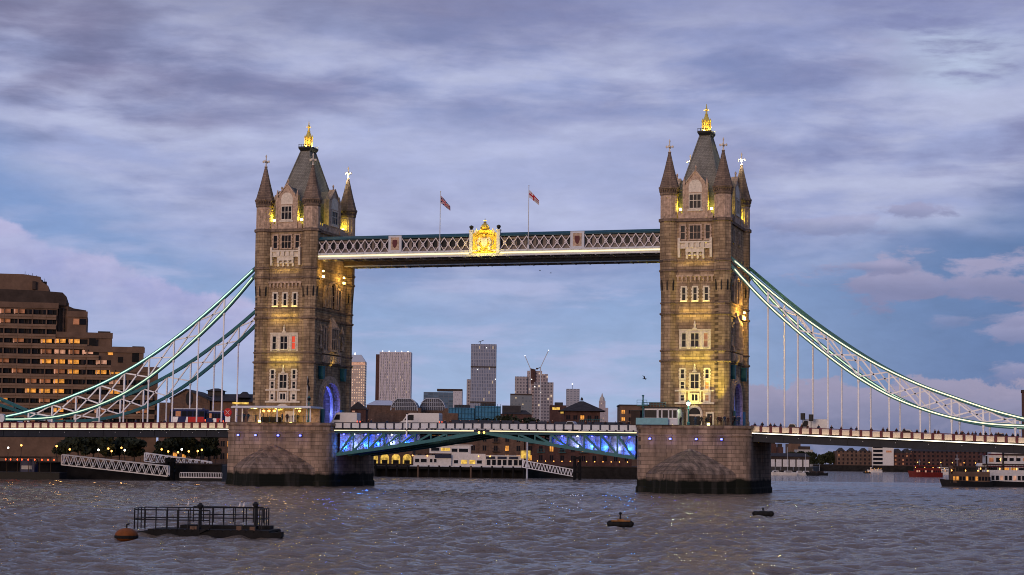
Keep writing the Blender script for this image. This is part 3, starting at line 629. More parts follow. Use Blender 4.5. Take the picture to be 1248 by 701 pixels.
# ------------------------------------------------------------------ piers
MT['cutwater'] = stone('cutwater_granite', (.34,.242,.18), (.185,.132,.10), (.09,.067,.052), 1.7, .68, tide=2.5, dirt=.68, bump=.8)
def pier(cx, ys, ye, label):
    t = thing('bridge_pier', label, 'pier', (cx, 0, 0), group='granite river piers', org=True)
    hw = 10.7 if cx > 0 else 11.1
    nose, p_ = 4.6, 3.2
    def outline(w, y0, y1, nose, p=2.0, n=14):
        pts = []
        for i in range(n+1):
            a = PI*i/n; pts.append((cx - w*math.copysign(abs(math.cos(a))**(2/p), math.cos(a)), y0 - nose*math.sin(a)**(2/p)))
        for i in range(n+1):
            a = PI*i/n; pts.append((cx + w*math.copysign(abs(math.cos(a))**(2/p), math.cos(a)), y1 + nose*math.sin(a)**(2/p)))
        return pts
    R = lambda w, dn, z: [(a, b, z) for a, b in outline(w, ys, ye, nose+dn-9.2, p_, 22)]
    MB().loft([R(hw+.25, 9.6, -2), R(hw+.2, 9.5, .9), R(hw, 9.2, 1.2), R(hw-.05, 9.1, 11.7)]).build('pier_body', MT['pier'], t)
    MB().loft([R(hw+.18, 9.35, 11.7), R(hw+.25, 9.45, 11.85), R(hw+.25, 9.45, 12.2), R(hw+.05, 9.25, 12.28)]).build('coping', MT['pier'], t)
    MB().loft([R(hw-.05, 9.15, 10.3), R(hw+.1, 9.3, 10.36), R(hw+.1, 9.3, 10.55), R(hw-.05, 9.15, 10.62)]).build('string_course', MT['pier'], t)
    # pointed cutwaters with rounded hoods
    for s, y0 in ((-1, ys), (1, ye)):
        tip = y0 + s*14.6
        q = MB(); rings = []
        for z, k in ((-2, 1.02), (.9, 1.01), (1.0, 1.0), (3.4, 1.0), (4.2, .93), (5.2, .79), (6.2, .62), (7.2, .42), (8.0, .22), (8.5, .06), (8.6, .02)):
            yn = y0 + s*(2.0 + (14.6-2.0)*k) if k > .5 else y0 + s*(2.0+12.6*k)
            ring = []
            n = 10
            for i in range(n+1):
                a = i/n
                ring.append((cx - hw*.985*k*(1-a**1.12), y0 + s*(2.0*(1-k)+ (14.6*k)*a**.96), z))
            ring += [(2*cx-x, y, z_) for x, y, z_ in ring[::-1][1:]]
            rings.append(ring)
        q.loft(rings); q.build('cutwater', MT['cutwater'], t)
    lam = [(-7.5, .55), (-3.6, .86), (1.2, .98), (5.8, .8)]
    for x, k in lam:
        y = ys - (nose-.1)*(1-abs(x/hw)**p_)**(1/p_)
        b = MB().box(cx+x-.28, cx+x+.28, y-.35, y+.2, 9.55, 10.0).build('lamp_housing', MT['iron'], t)
        MB().lathe([(.17, 9.6), (.24, 9.75), (.17, 9.92)], cx+x, y-.42, 8).build('blue_lamp', MT['bluelamp'], b)
        lamp('POINT', (cx+x, y-.9, 9.75), 14, (.12, .14, 1.0), t, rad=.1)
    return t
pier(-TX-.2, -9.0, 10.5, 'left stone river pier carrying the farther tower, weed dark at the waterline')
pier(TX+.1, -9.6, 8.8, 'right stone river pier carrying the nearer tower, with stained pointed cutwater')

# ------------------------------------------------------------------ decks
PAN0 = None
def parapet_run(root, xs, zf, y, lit=True, panelmat='panel', step=1.78, postmat='maroon', led='led', face=-1, pw=.22):
    """posts and rails, one panel copied along, and the lit strip under them"""
    x0, x1 = xs; n = int((x1-x0)/step); st = (x1-x0)/n
    p = MB()
    for i in range(n+1):
        x = x0+i*st; z = zf(x); p.box(x-pw, x+pw, y-.16, y+.16, z+.16, z+1.2)
    for i in range(n):
        a, b = x0+i*st, x0+(i+1)*st
        p.loft([[(a, y-.13, zf(a)+zz) , (a, y+.13, zf(a)+zz), (a, y+.13, zf(a)+zz+h), (a, y-.13, zf(a)+zz+h)] if e == 0 else [(b, y-.13, zf(b)+zz), (b, y+.13, zf(b)+zz), (b, y+.13, zf(b)+zz+h), (b, y-.13, zf(b)+zz+h)] for e in (0, 1) for zz, h in ((1.2, .13),)])
    po = p.build('parapet', MT[postmat], root)
    global PAN0
    first = None
    for i in range(n):
        x = x0+(i+.5)*st; z = zf(x)
        if first is None:
            w = st/2-pw-.05
            first = MB().box(-w, w, -.07, .07, .22, 1.14).build('parapet_panel', MT[panelmat]); o = first
        else:
            o = first.copy(); COL.objects.link(o)
        o.parent = po; org = root['_org']; o.location = (x-org[0], y-org[1], z-org[2])
    return po
def strip(root, xs, zf, y, h, mname, n=12, t=.14, name='light_strip'):
    q = MB(); x0, x1 = xs
    for i in range(n):
        a, b = x0+(x1-x0)*i/n, x0+(x1-x0)*(i+1)/n
        q.loft([[(a, y-t, zf(a)), (a, y+t, zf(a)), (a, y+t, zf(a)+h), (a, y-t, zf(a)+h)], [(b, y-t, zf(b)), (b, y+t, zf(b)), (b, y+t, zf(b)+h), (b, y-t, zf(b)+h)]])
    return q.build(name, MT[mname], root)
def slab(mb, xs, zf, y0, y1, d0, d1, n=12):
    x0, x1 = xs
    for i in range(n):
        a, b = x0+(x1-x0)*i/n, x0+(x1-x0)*(i+1)/n
        mb.loft([[(a, y0, zf(a)+d0), (a, y1, zf(a)+d0), (a, y1, zf(a)+d1), (a, y0, zf(a)+d1)], [(b, y0, zf(b)+d0), (b, y1, zf(b)+d0), (b, y1, zf(b)+d1), (b, y0, zf(b)+d1)]])
zR = lambda x: 11.12-(x-52)*.0345
zL = lambda x: 11.05-(-52-x)*.006
def side_span(xs, zf, label):
    t = thing('side_span', label, 'bridge deck', ((xs[0]+xs[1])/2, 0, 0), group='suspended side spans', org=True)
    q = MB(); slab(q, xs, zf, -9.3, 9.3, -.35, .02); q.build('roadway', MT['asphalt'], t)
    q = MB(); slab(q, xs, zf, -9.9, -9.45, -1.55, -.32); slab(q, xs, zf, 9.45, 9.9, -1.55, -.32)
    x0, x1 = xs; n = int((x1-x0)/5.43)
    for i in range(n+1):
        x = x0 + (x1-x0)*i/n; z = zf(x); q.box(x-.16, x+.16, -9.44, 9.44, z-1.45, z-.36)
        for y in (-10.0, 9.92): q.box(x-.14, x+.14, y-.02, y+.1, z-1.5, z-.4)
    slab(q, xs, zf, -10.02, -9.46, -.32, -.2); slab(q, xs, zf, -10.0, -9.48, -1.7, -1.55)
    go = q.build('girder', MT['girder'], t)
    l = MB()
    for i in range(n): x = x0 + (x1-x0)*(i+.5)/n; l.lathe([(.05, zf(x)-.85), (.1, zf(x)-.78), (.05, zf(x)-.7)], x, -10.0, 6)
    l.build('marker_lamp', MT['palepaint'], go)
    for y in (-9.72, 9.72): parapet_run(t, xs, lambda x: zf(x)-.05, y)
    strip(t, xs, lambda x: zf(x)-.22, -10.2, .15, 'led', t=.10)
    q = MB(); slab(q, xs, zf, -10.42, -10.03, -.33, -.27); q.build('strip_light_shield', MT['girder'], t)  # ledge added to keep the strip's light off the girder below
    q = MB(); slab(q, xs, zf, -9.28, -6.6, .02, .17); q.build('footway', MT['land'], t); q = MB(); slab(q, xs, zf, 6.6, 9.28, .02, .17); q.build('footway', MT['land'], t)
    return t
side_span((51.6, 138), zR, 'right side span with warm lit parapet panels sloping down to the south bank')
side_span((-138, -51.8), zL, 'left side span with warm lit parapet panels reaching the hotel bank')
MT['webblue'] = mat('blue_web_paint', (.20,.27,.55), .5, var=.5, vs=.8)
def bascule(s, label):
    t = thing('bascule_leaf', label, 'bridge leaf', (s*15, 0, 10.6), group='opening leaves of the middle span', org=True)
    X = lambda a: s*a
    zf = lambda x: 11.25-abs(x)*.004
    xs = (min(X(.12), X(30.3)), max(X(.12), X(30.3)))
    q = MB(); slab(q, xs, zf, -8.6, 8.6, -.35, .0); q.build('roadway', MT['asphalt'], t)
    for y in (-9.0, -3.0, 3.0, 9.0):
        q = MB(); lowz = lambda a: 10.75-.152*a + .25*math.sin(PI*a/29.5)*-.6
        N_ = 11
        for i in range(N_):
            a, b = .2+29.6*i/N_, .2+29.6*(i+1)/N_
            q.beam((X(a), y, lowz(a)), (X(b), y, lowz(b)), .55, .62)
        q.build('lower_chord', MT['teal'], t)
        q = MB(); q.box(xs[0], xs[1], y-.22, y+.22, 10.35, 10.85); q.build('upper_chord', MT['tealdark'] if abs(y) > 5 else MT['girder'], t)
        if abs(y) > 5:
            for i in range(9):
                a = 4.0+3.2*i
                if i % 1 == 0 and a < 29.4:
                    MB().beam((X(a), y, lowz(a)), (X(a), y, 10.5), .26, .3).build('strut', MT['teal'], t)
                    b = min(a+3.2, 29.4); MB().beam((X(a), y, 10.4), (X(b), y, lowz(b)+.1), .26, .36).build('diagonal', MT['teal'], t)
    # web plates and ribs behind the outer trusses; their blue paint deepens the blue lamplight
    for y in (-8.0, 8.0):
        q = MB(); n = 12
        for i in range(n):
            a, b = 13+16.6*i/n, 13+16.6*(i+1)/n
            q.loft([[(X(a), y-.05, 10.6-.152*a), (X(a), y+.05, 10.6-.152*a), (X(a), y+.05, 10.3), (X(a), y-.05, 10.3)], [(X(b), y-.05, 10.6-.152*b), (X(b), y+.05, 10.6-.152*b), (X(b), y+.05, 10.3), (X(b), y-.05, 10.3)]])
            if i % 2 == 0:
                w_ = rnd.uniform(-.5, .5)
                q.beam((X(a), y-.3, 10.6-.152*a), (X(a+.8+w_), y-.3, 10.2), .25, .4); q.beam((X(a+.9), y-.2, 10.6-.152*a), (X(a+.2), y-.2, 10.2), .2, .3)
        q.build('web_plate', MT['webblue'], t)
    for i, a in enumerate((28.6, 26.4, 24.0, 21.4, 18.6, 15.6)):
        c = (.04, .20, 1.0) if i not in (1, 4) else (.85, .85, 1.0)
        lamp('POINT', (X(a), -8.62, 9.6-.06*a), (260, 110, 230, 190, 110, 90)[i]*(1.0 if i not in (1, 4) else .6), c, t, rad=.12)
        MB().box(X(a)-.12, X(a)+.12, -8.75, -8.5, 10.05, 10.25).build('lamp_housing', MT['bluelamp'] if i not in (1, 4) else MT['whitelamp'], t)
    lamp('AREA', (X(24), -6.5, 8.2), 60, (.16, .12, 1.0), t, 6, (0, -.2, -1), 2)
    for y in (-9.35, 9.35): parapet_run(t, xs, lambda x: zf(x)-.0, y, panelmat='palepaint', step=1.72, postmat='navy', pw=.13)
    q = MB(); slab(q, xs, zf, -9.55, -9.15, -.42, -.04); slab(q, xs, zf, 9.15, 9.55, -.42, -.04); q.build('fascia', MT['navy'], t)
    st = (min(X(1.6), X(30.2)), max(X(1.6), X(30.2)))
    strip(t, st, lambda x: zf(x)-.34, -9.62, .18, 'ledgold', t=.06)
    MB().lathe([(.1, 10.45), (.2, 10.6), (.2, 10.75), (.1, 10.9)], X(.5), -9.75, 8).build('navigation_lamp', MT['amber'], t)
    return t
bascule(-1, 'left opening deck leaf with blue lit teal truss beside the farther pier')
bascule(1, 'right opening deck leaf with blue lit teal truss beside the nearer pier')

# ------------------------------------------------------------------ suspension chains
UPP = [(47.2, 43.6), (51.5, 39.9), (55, 36.9), (60.5, 32.5), (65.2, 29.1), (70, 25.9), (75, 23.0), (81.5, 19.9), (87.6, 17.6), (94, 15.4), (99.6, 13.9), (104, 13.05)]
LOW = [(47.4, 42.2), (51.5, 37.6), (54.7, 34.3), (60.2, 29.35), (65.8, 24.8), (71.2, 20.9), (76.8, 17.7), (82.2, 15.5), (87.5, 13.95), (93, 13.0), (99, 12.65), (104, 12.6)]
def lerp(tab, x):
    # smooth through the measured points
    for i in range(len(tab)-1):
        if tab[i][0] <= x <= tab[i+1][0]:
            x0, z0 = tab[max(i-1, 0)]; x1, z1 = tab[i]; x2, z2 = tab[i+1]; x3, z3 = tab[min(i+2, len(tab)-1)]
            m1 = (z2-z0)/(x2-x0); m2 = (z3-z1)/(x3-x1); h = x2-x1; t = (x-x1)/h
            return (2*t**3-3*t*t+1)*z1 + (t**3-2*t*t+t)*h*m1 + (-2*t**3+3*t*t)*z2 + (t**3-t*t)*h*m2
    return tab[-1][1] if x > tab[-1][0] else tab[0][1]
HANG = [54.6+5.44*k for k in range(9)]
def chain(s, y, zdeck, label, up_led=None, low_led=None):
    t = thing('suspension_chain', label, 'suspension chain', (s*75, y, 0), group='suspension chains with hanger rods', org=True)
    def chord(tab, x0, x1, n, name, d, off, w, mt, par, dz=0.0, h=None):
        q = MB(); pts = [x0+(x1-x0)*i/n for i in range(n+1)]
        ring = []
        for x in pts:
            z = lerp(tab, x)+dz; sl = (lerp(tab, min(x+.1, 104))-lerp(tab, max(x-.1, 47.2)))/.2; k = math.sqrt(1+sl*sl)
            hh = (h or d)*k
            ring.append([(s*x, y+off-w, z-hh/2), (s*x, y+off+w, z-hh/2), (s*x, y+off+w, z+hh/2), (s*x, y+off-w, z+hh/2)])
        q.loft(ring); return q.build(name, MT[mt], par)
    cu = chord(UPP, 47.2, 104, 40, 'upper_chord', .62, 0, .28, 'teal', t)
    cl = chord(LOW, 47.4, 104, 40, 'lower_chord', .62, 0, .28, 'teal', t)
    if up_led: chord(UPP, 48.5, 103.2, 40, 'light_strip', .2, -.36, .07, up_led, cu, .04, .19)
    if low_led: chord(LOW, 48.5, 103.2, 40, 'light_strip', .2, -.36, .07, low_led, cl, .04, .19)
    for i, x in enumerate(HANG):
        zl, zu = lerp(LOW, x), lerp(UPP, x)
        zd = zdeck(s*x)+.1
        if x < 98.5 and zl-zd > .8:
            h = MB(); h.tube([(s*x, y, zd), (s*x, y, zl-.3)], .165, 6); h.lathe([(.12, zl-1.1), (.27, zl-.6), (.22, zl-.25)], s*x, y, 8); h.lathe([(.2, zd), (.2, zd+.5), (.1, zd+.7)], s*x, y, 8)
            h.build('hanger_rod', MT['white'], t)
        if zu-zl > .9: MB().beam((s*x, y, zl+.2), (s*x, y, zu-.2), .30, .30).build('strut', MT['white'], t)
    for i in range(len(HANG)-1):
        a, b = HANG[i], HANG[i+1]
        for p, q in (((a, lerp(LOW, a)+.2), (b, lerp(UPP, b)-.2)), ((a, lerp(UPP, a)-.2), (b, lerp(LOW, b)+.2))):
            MB().beam((s*p[0], y, p[1]), (s*q[0], y, q[1]), .24, .26).build('diagonal', MT['white'], t)
    # joint and the short shoreward link
    q = MB(); q.tube([(s*104.4, y-.5, 12.8), (s*104.4, y+.5, 12.8)], .95, 18); q.build('pin_joint', MT['palepaint'], t)
    ring = []
    q = MB()
    for z0, z1 in ((12.9, 21.0), (12.6, 18.8)):
        q.beam((s*104.4, y, z0), (s*126, y, z1), .5, .62)
    for i in range(4):
        x = 108+i*5; q.beam((s*x, y, 12.6+(x-104.4)*.287), (s*x, y, 12.9+(x-104.4)*.375), .25, .2)
    q.build('shore_link', MT['teal'], t)
    return t
chain(-1, -9.2, zL, 'near left suspension chain with pale green lit upper edge', 'ledgreen', 'leddim')
chain(-1, 9.2, zL, 'far left suspension chain in unlit dark teal', None, None)
chain(1, -9.2, zR, 'near right suspension chain with bright yellow white lit edges', 'ledlime', 'ledlime')
chain(1, 9.2, zR, 'far right suspension chain showing teal above the lit near one', None, 'leddim')

# ------------------------------------------------------------------ high level walkways
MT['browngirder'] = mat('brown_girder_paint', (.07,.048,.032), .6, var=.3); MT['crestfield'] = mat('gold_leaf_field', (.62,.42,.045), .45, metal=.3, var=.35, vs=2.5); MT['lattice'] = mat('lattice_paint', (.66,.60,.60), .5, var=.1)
def walkway(y0, y1, near):
    t = thing('high_walkway', 'nearer high walkway with golden crest and lit cornice between the towers' if near else 'farther high walkway seen as a dark band under the nearer one', 'walkway', (0, (y0+y1)/2, 45), org=True)
    L_ = 35.0; yf, yb = (y0, y1)
    MB().box(-L_, L_, yf+.1, yb-.1, 44.5, 44.9).build('girder', MT['browngirder'], t)
    q = MB(); q.box(-L_, L_, yf-.22, yb+.22, 45.3, 45.62); q.box(-L_, L_, yf-.1, yb+.1, 44.62, 45.3)
    n = 46
    for i in range(n): x = -L_+2*L_*(i+.5)/n; q.box(x-.28, x+.28, yf-.34, yf-.23, 45.32, 45.6)
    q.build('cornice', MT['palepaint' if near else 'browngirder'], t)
    q = MB(); q.box(-L_, L_, yf-.16, yf+.09, 44.4, 44.6); q.box(-L_, L_, yb-.09, yb+.16, 44.4, 44.6)
    for i in range(24): x = -L_+2*L_*(i+.5)/24; q.box(x-.1, x+.1, yf+.1, yb-.1, 44.3, 44.495)
    q.build('bottom_flange', MT['palepaint'], t)
    co = MB().box(-L_+.2, L_-.2, yf+.5, yb-.5, 45.62, 48.1).build('glazed_corridor', MT['corridor'], t)
    q = MB()
    for i in range(36): x = -L_+.5+i*1.94; q.box(x, x+1.3, yf+.45, yf+.497, 46.4, 47.7)
    q.build('glass_pane', MT['glass'], co)
    q = MB(); q.box(-L_, L_, yf-.1, yb+.1, 48.2, 48.4); q.prism([(yf-.2, 48.4), (yb+.2, 48.4), (yb-.6, 48.95), (yf+.6, 48.95)], -L_, L_, 'x'); q.build('roof', MT['tealdark'], t)
    for yy, sgn in ((yf, -1), (yb, 1)):
        segs = [(-34.6, -19.75), (-16.95, -3.1), (3.1, 17.0), (19.8, 34.6)] if (near and sgn < 0) else [(-34.6, 34.6)]
        for g0, g1 in segs:
            q = MB(); ng = round((g1-g0)/1.66)
            for k in range(ng):
                a, b = g0+(g1-g0)*k/ng, g0+(g1-g0)*(k+1)/ng
                q.beam((a, yy, 45.66), (b, yy, 48.16), .12, .13); q.beam((a, yy+.02, 48.16), (b, yy+.02, 45.66), .12, .13)
                q.beam((a+.55, yy+.06, 46.9), (a+.81, yy+.06, 47.35), .08, .1); q.beam((a+.81, yy+.06, 47.35), (a+1.07, yy+.06, 46.9), .08, .1)
                q.beam((a+.55, yy+.06, 46.9), (a+.81, yy+.06, 46.45), .08, .1); q.beam((a+.81, yy+.06, 46.45), (a+1.07, yy+.06, 46.9), .08, .1)
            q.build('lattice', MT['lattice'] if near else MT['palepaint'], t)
    if near:
        strip(t, (-L_, -3.2), lambda x: 44.86, yf-.24, .26, 'ledgold', 6, .08); strip(t, (3.2, L_), lambda x: 44.86, yf-.24, .26, 'ledgold', 6, .08)
        for x in (-18.35, 18.4):
            p = MB(); p.box(x-1.35, x+1.35, yf-.25, yf+.25, 45.62, 48.75)
            po = p.build('shield_panel', MT['palepaint'], t)
            MB().box(x-.85, x+.85, yf-.31, yf-.25, 45.95, 48.4).build('panel_field', MT['trim'], po)
            c = MB(); c.prism([(x-.45, 47.9), (x-.5, 47.2), (x-.3, 46.6), (x, 46.3), (x+.3, 46.6), (x+.5, 47.2), (x+.45, 47.9)], yf-.4, yf-.3); c.build('shield', MT['maroon'], po)
        # gilded coat of arms over the middle of the span
        c = thing_part('crest', t)
        x = 0.0
        for s in (-1, 1):
            p = MB(); p.box(s*2.75-.32, s*2.75+.32, yf-.4, yf+.2, 44.9, 49.2); p.box(s*2.75-.42, s*2.75+.42, yf-.5, yf+.3, 49.2, 49.5); p.build('crest_post', MT['palepaint'], c)
            p = MB(); p.lathe([(.3, 49.5), (.2, 49.65), (.4, 49.95), (.42, 50.2), (.1, 50.4)], s*2.75, yf-.1, 8); p.build('post_finial', MT['iron'], c)
        pl = MB().prism([(-2.4, 45.0), (2.4, 45.0), (2.4, 48.7), (1.9, 49.2), (.9, 49.5), (.55, 50.2), (0, 50.6), (-.55, 50.2), (-.9, 49.5), (-1.9, 49.2), (-2.4, 48.7)], yf-.2, yf+.05)
        pl.build('crest_field', MT['crestfield'], c)
        g = MB()
        g.prism([(-.62, 47.9), (-.66, 47.0), (-.4, 46.4), (0, 46.05), (.4, 46.4), (.66, 47.0), (.62, 47.9)], yf-.5, yf-.2)       # shield
        for s in (-1, 1):                                                                                                  # supporters rearing either side
            g.tube([(s*1.0, yf-.38, 45.5), (s*1.15, yf-.42, 46.3), (s*1.25, yf-.42, 47.1), (s*1.0, yf-.45, 47.7), (s*.8, yf-.48, 47.95)], [.2, .26, .3, .24, .14], 7)
            g.tube([(s*1.2, yf-.4, 47.2), (s*.75, yf-.5, 47.35)], .1, 5); g.tube([(s*1.1, yf-.4, 46.3), (s*.7, yf-.46, 46.0)], .12, 5); g.tube([(s*1.35, yf-.36, 46.4), (s*1.8, yf-.34, 46.8), (s*1.75, yf-.34, 47.5)], .08, 5)
            for k in range(4): g.tube([(s*(1.85-.12*k), yf-.3, 48.75+.12*k), (s*(2.05-.12*k), yf-.3, 49.1+.2*k)], .1, 5)
        g.build('coat_of_arms', MT['dress'], c); g = MB()
        g.tube([(-2.0, yf-.3, 48.35), (-1.2, yf-.32, 48.75), (0, yf-.34, 49.0), (1.2, yf-.32, 48.75), (2.0, yf-.3, 48.35)], .16, 6)
        g.tube([(-1.6, yf-.36, 45.25), (-.6, yf-.4, 45.5), (.6, yf-.4, 45.5), (1.6, yf-.36, 45.25)], .15, 6)
        g.lathe([(.5, 48.1), (.42, 48.3), (.3, 48.4), (.28, 48.6), (.46, 48.7)], 0, yf-.4, 8)
        g.build('mantling', MT['gold'], c)
        g = MB(); g.lathe([(.85, 49.6), (.95, 49.9), (.8, 50.0), (.75, 50.25), (.5, 50.55), (.24, 50.75), (.3, 50.9), (.1, 51.05), (.09, 51.4), (.02, 51.7)], 0, yf-.15, 10)
        g.beam((-.28, yf-.15, 51.25), (.28, yf-.15, 51.25), .1, .1); g.build('gilded_crown', MT['gold'], c)
        lamp('AREA', (0, yf-2.2, 44.4), 270, (1.0, .74, .12), c, 4.6, (0, .45, 1), .3); lamp('AREA', (0, yf-1.6, 49.9), 110, (1.0, .74, .12), c, 3.2, (0, .6, -1), .2)
    return t
def thing_part(name, parent):
    o = bpy.data.objects.new(name, None); COL.objects.link(o); o.parent = parent; o['_org'] = list(parent['_org']); o.empty_display_size = .3
    return o
walkway(-9.2, -5.5, True); walkway(5.5, 9.2, False)

# flags over the walkway
def flagpole(x, y, ztop, zflag, kind, label):
    t = thing('flagpole', label, 'flagpole', (x, y, 45.6), group=None, org=True)
    p = MB(); p.tube([(x, y, 45.6), (x, y, ztop)], [.10, .06], 8); p.lathe([(.05, ztop), (.13, ztop+.1), (.05, ztop+.22)], x, y, 8); p.box(x-.2, x+.2, y-.15, y+.15, 45.6, 46.4)
    p.build('pole', MT['palepaint'], t)
    # cloth blown out and drooping to the right
    nu, nv = 40, 24; Lw, Hh = 2.7, 1.45
    vs, fs = [], []
    for i in range(nu+1):
        for j in range(nv+1):
            a, b = i/nu, j/nv
            xx = x+.08+Lw*a*.70; zz = zflag - Hh*b*(1-.35*a) - 2.05*a**1.1
            yy = y + .28*math.sin(a*7+b*1.5)*a
            vs.append((xx, yy, zz))
    for i in range(nu):
        for j in range(nv): fs.append((i*(nv+1)+j, (i+1)*(nv+1)+j, (i+1)*(nv+1)+j+1, i*(nv+1)+j+1))
    m = MB(); m.add(vs, fs); o = m.build('flag', MT['flagred'], t, smooth=True)
    for k in ('flagwhite', 'flagblue'): o.data.materials.append(MT[k])
    for i in range(nu):
        for j in range(nv):
            u, v = (i+.5)/nu*2-1, (j+.5)/nv*2-1
            if kind == 'union':
                d = min(abs(u-v), abs(u+v)); c = 2
                if d < .22: c = 1
                if d < .10: c = 0
                if abs(u) < .17 or abs(v) < .28: c = 1
                if abs(u) < .1 or abs(v) < .18: c = 0
            else:
                c = 1
                if abs(u) < .13 or abs(v) < .22: c = 0
                if u < -.13 and v < -.22: c = 1
                if abs(v+.62) < .14 and abs(u+.58) < .12: c = 0
                if v < 0 and u > .13: c = 0 if v < -.5 else 1
            o.data.polygons[i*nv+j].material_index = c
    sol = o.modifiers.new('cloth', 'SOLIDIFY'); sol.thickness = .02
    return t
MT['flagred'] = mat('flag_red', (.34, .012, .018), .8, var=0); MT['flagwhite'] = mat('flag_white', (.5, .48, .5), .8, var=0); MT['flagblue'] = mat('flag_blue', (.008, .010, .07), .8, var=0)
flagpole(-9.1, -9.5, 57.0, 56.3, 'union', 'white flagpole left of the crest with red, white and blue crossed flag')
flagpole(8.75, -9.5, 57.6, 56.9, 'cross', 'white flagpole right of the crest with red and white flag')

# ------------------------------------------------------------------ river, banks
def water_mat():
    m = bpy.data.materials.new('river_water'); m.use_nodes = True; nt = m.node_tree; N = nt.nodes; L = nt.links
    b = N['Principled BSDF']; b.inputs['Base Color'].default_value = (.14, .104, .072, 1); b.inputs['Roughness'].default_value = .07
    b.inputs['IOR'].default_value = 1.33; b.inputs['Specular IOR Level'].default_value = .5
    g = N.new('ShaderNodeNewGeometry')
    mp = N.new('ShaderNodeMapping'); L.new(g.outputs['Position'], mp.inputs[0]); mp.inputs['Rotation'].default_value = (0, 0, -YAW); 
    h = None
    for sc_, st, w in (((.9, 2.4, 1), 1.0, .40), ((3.2, 7.0, 1), 1.0, .22)):
        mm = N.new('ShaderNodeMapping'); L.new(mp.outputs[0], mm.inputs[0]); mm.inputs['Scale'].default_value = sc_
        n = N.new('ShaderNodeTexNoise'); L.new(mm.outputs[0], n.inputs['Vector']); n.inputs['Scale'].default_value = 1; n.inputs['Detail'].default_value = 5; n.inputs['Roughness'].default_value = .6; n.inputs['Distortion'].default_value = .4
        mu = N.new('ShaderNodeMath'); mu.operation = 'MULTIPLY_ADD'; L.new(n.outputs[0], mu.inputs[0]); mu.inputs[1].default_value = w
        if h: L.new(h, mu.inputs[2])
        else: mu.inputs[2].default_value = 0
        h = mu.outputs[0]
    bp = N.new('ShaderNodeBump'); bp.inputs['Strength'].default_value = 1; bp.inputs['Distance'].default_value = .8; L.new(h, bp.inputs['Height']); L.new(bp.outputs[0], b.inputs['Normal'])
    return m
MT['water'] = water_mat()
def river():
    # near reach: a real wave surface, finer towards the landing it is seen from
    nd, na = 1250, 1000
    D = 40*np.exp(np.linspace(0, math.log(640/40), nd)); A = np.linspace(-.78, .78, na)
    dd, aa = np.meshgrid(D, A, indexing='ij')
    lat = dd*np.tan(aa)
    x = CAM.x + lat*math.cos(YAW) - dd*math.sin(YAW); y = CAM.y + lat*math.sin(YAW) + dd*math.cos(YAW)
    rs = np.random.RandomState(3); z = np.zeros_like(x)
    for i in range(60):
        lam = .6*np.exp(rs.rand()*math.log(4.5/.6)); th = YAW + PI/2 + rs.normal(0, .75); k = 2*PI/lam
        amp = .0095*lam**.9*(.5+rs.rand())
        ph = k*(x*math.cos(th)+y*math.sin(th)) + rs.rand()*6.28
        fade = np.clip((lam*.5)/(dd*.0031+.12) - .6, 0, 1)          # waves finer than the mesh are left to the material
        s = np.sin(ph); z += amp*(s + .35*(1-np.abs(np.sin(ph/2+.4)))*2 - .35)*fade
    gust = .8+.6*np.sin(x*.021+1.3*np.sin(y*.017))*np.sin(y*.026+.8*np.sin(x*.013)) 
    z *= np.clip(gust, .35, 1.45)*1.25
    edge = np.clip((640-dd)/60, 0, 1)*np.clip((.78-np.abs(aa))/.05, 0, 1)*np.clip((dd-40)/6, 0, 1); z = z*edge - .12*(1-edge)
    v = np.stack([x, y, z], -1).reshape(-1, 3).astype(np.float32)
    idx = np.arange(nd*na).reshape(nd, na)
    q = np.stack([idx[:-1, :-1], idx[:-1, 1:], idx[1:, 1:], idx[1:, :-1]], -1).reshape(-1, 4)
    me = bpy.data.meshes.new('river_water'); me.vertices.add(len(v)); me.vertices.foreach_set('co', v.ravel())
    me.loops.add(q.size); me.loops.foreach_set('vertex_index', q.ravel().astype(np.int32)); me.polygons.add(len(q))
    me.polygons.foreach_set('loop_start', np.arange(0, q.size, 4, dtype=np.int32)); me.polygons.foreach_set('use_smooth', np.ones(len(q), bool))
    me.update(calc_edges=True); me.validate(); me.materials.append(MT['water'])
    o = bpy.data.objects.new('river_water', me); COL.objects.link(o); tag(o, 'choppy grey brown tidal river in the foreground', 'river', kind='structure')
    o = MB().add([(-9000,-6000,-.14),(9000,-6000,-.14),(9000,14000,-.14),(-9000,14000,-.14)], [(0,1,2,3)]).build('river_bed_water', MT['water']); tag(o, 'river surface reaching away beyond the bridge', 'river', kind='structure')
river()
def G(lat, D, z=0.0): return (CAM.x + lat*math.cos(YAW) - D*math.sin(YAW), CAM.y + lat*math.sin(YAW) + D*math.cos(YAW), z)
def latpx(px, D): return (px-624)/F_PX*D*1.0
def bank(poly, z1, label):
    m = MB(); n = len(poly); m.prism([G(a, d)[:2] for a, d in poly], -3, z1, 'z')
    tag(m.build('bank_ground', MT['land']), label, 'river bank', kind='structure')
m2_ = MB().prism([(-900, -60), (-128, -60), (-128, 60), (-900, 60)], -3, 3.4, 'z'); tag(m2_.build('bank_ground', MT['land']), 'paved north bank where the left span lands', 'river bank', kind='structure')
bank([(-900, 440), (latpx(275, 440), 440), (latpx(300, 600), 600), (latpx(790, 600), 612), (latpx(800, 700), 700), (latpx(905, 1020), 1020), (latpx(992, 1020), 1020), (latpx(1000, 1480), 1480), (latpx(1260, 1480), 1480), (700, 1000), (1500, 1000), (5000, 9000), (-5000, 9000), (-2500, 440)], 3.4, 'low paved ground of the far bank behind the river walls')

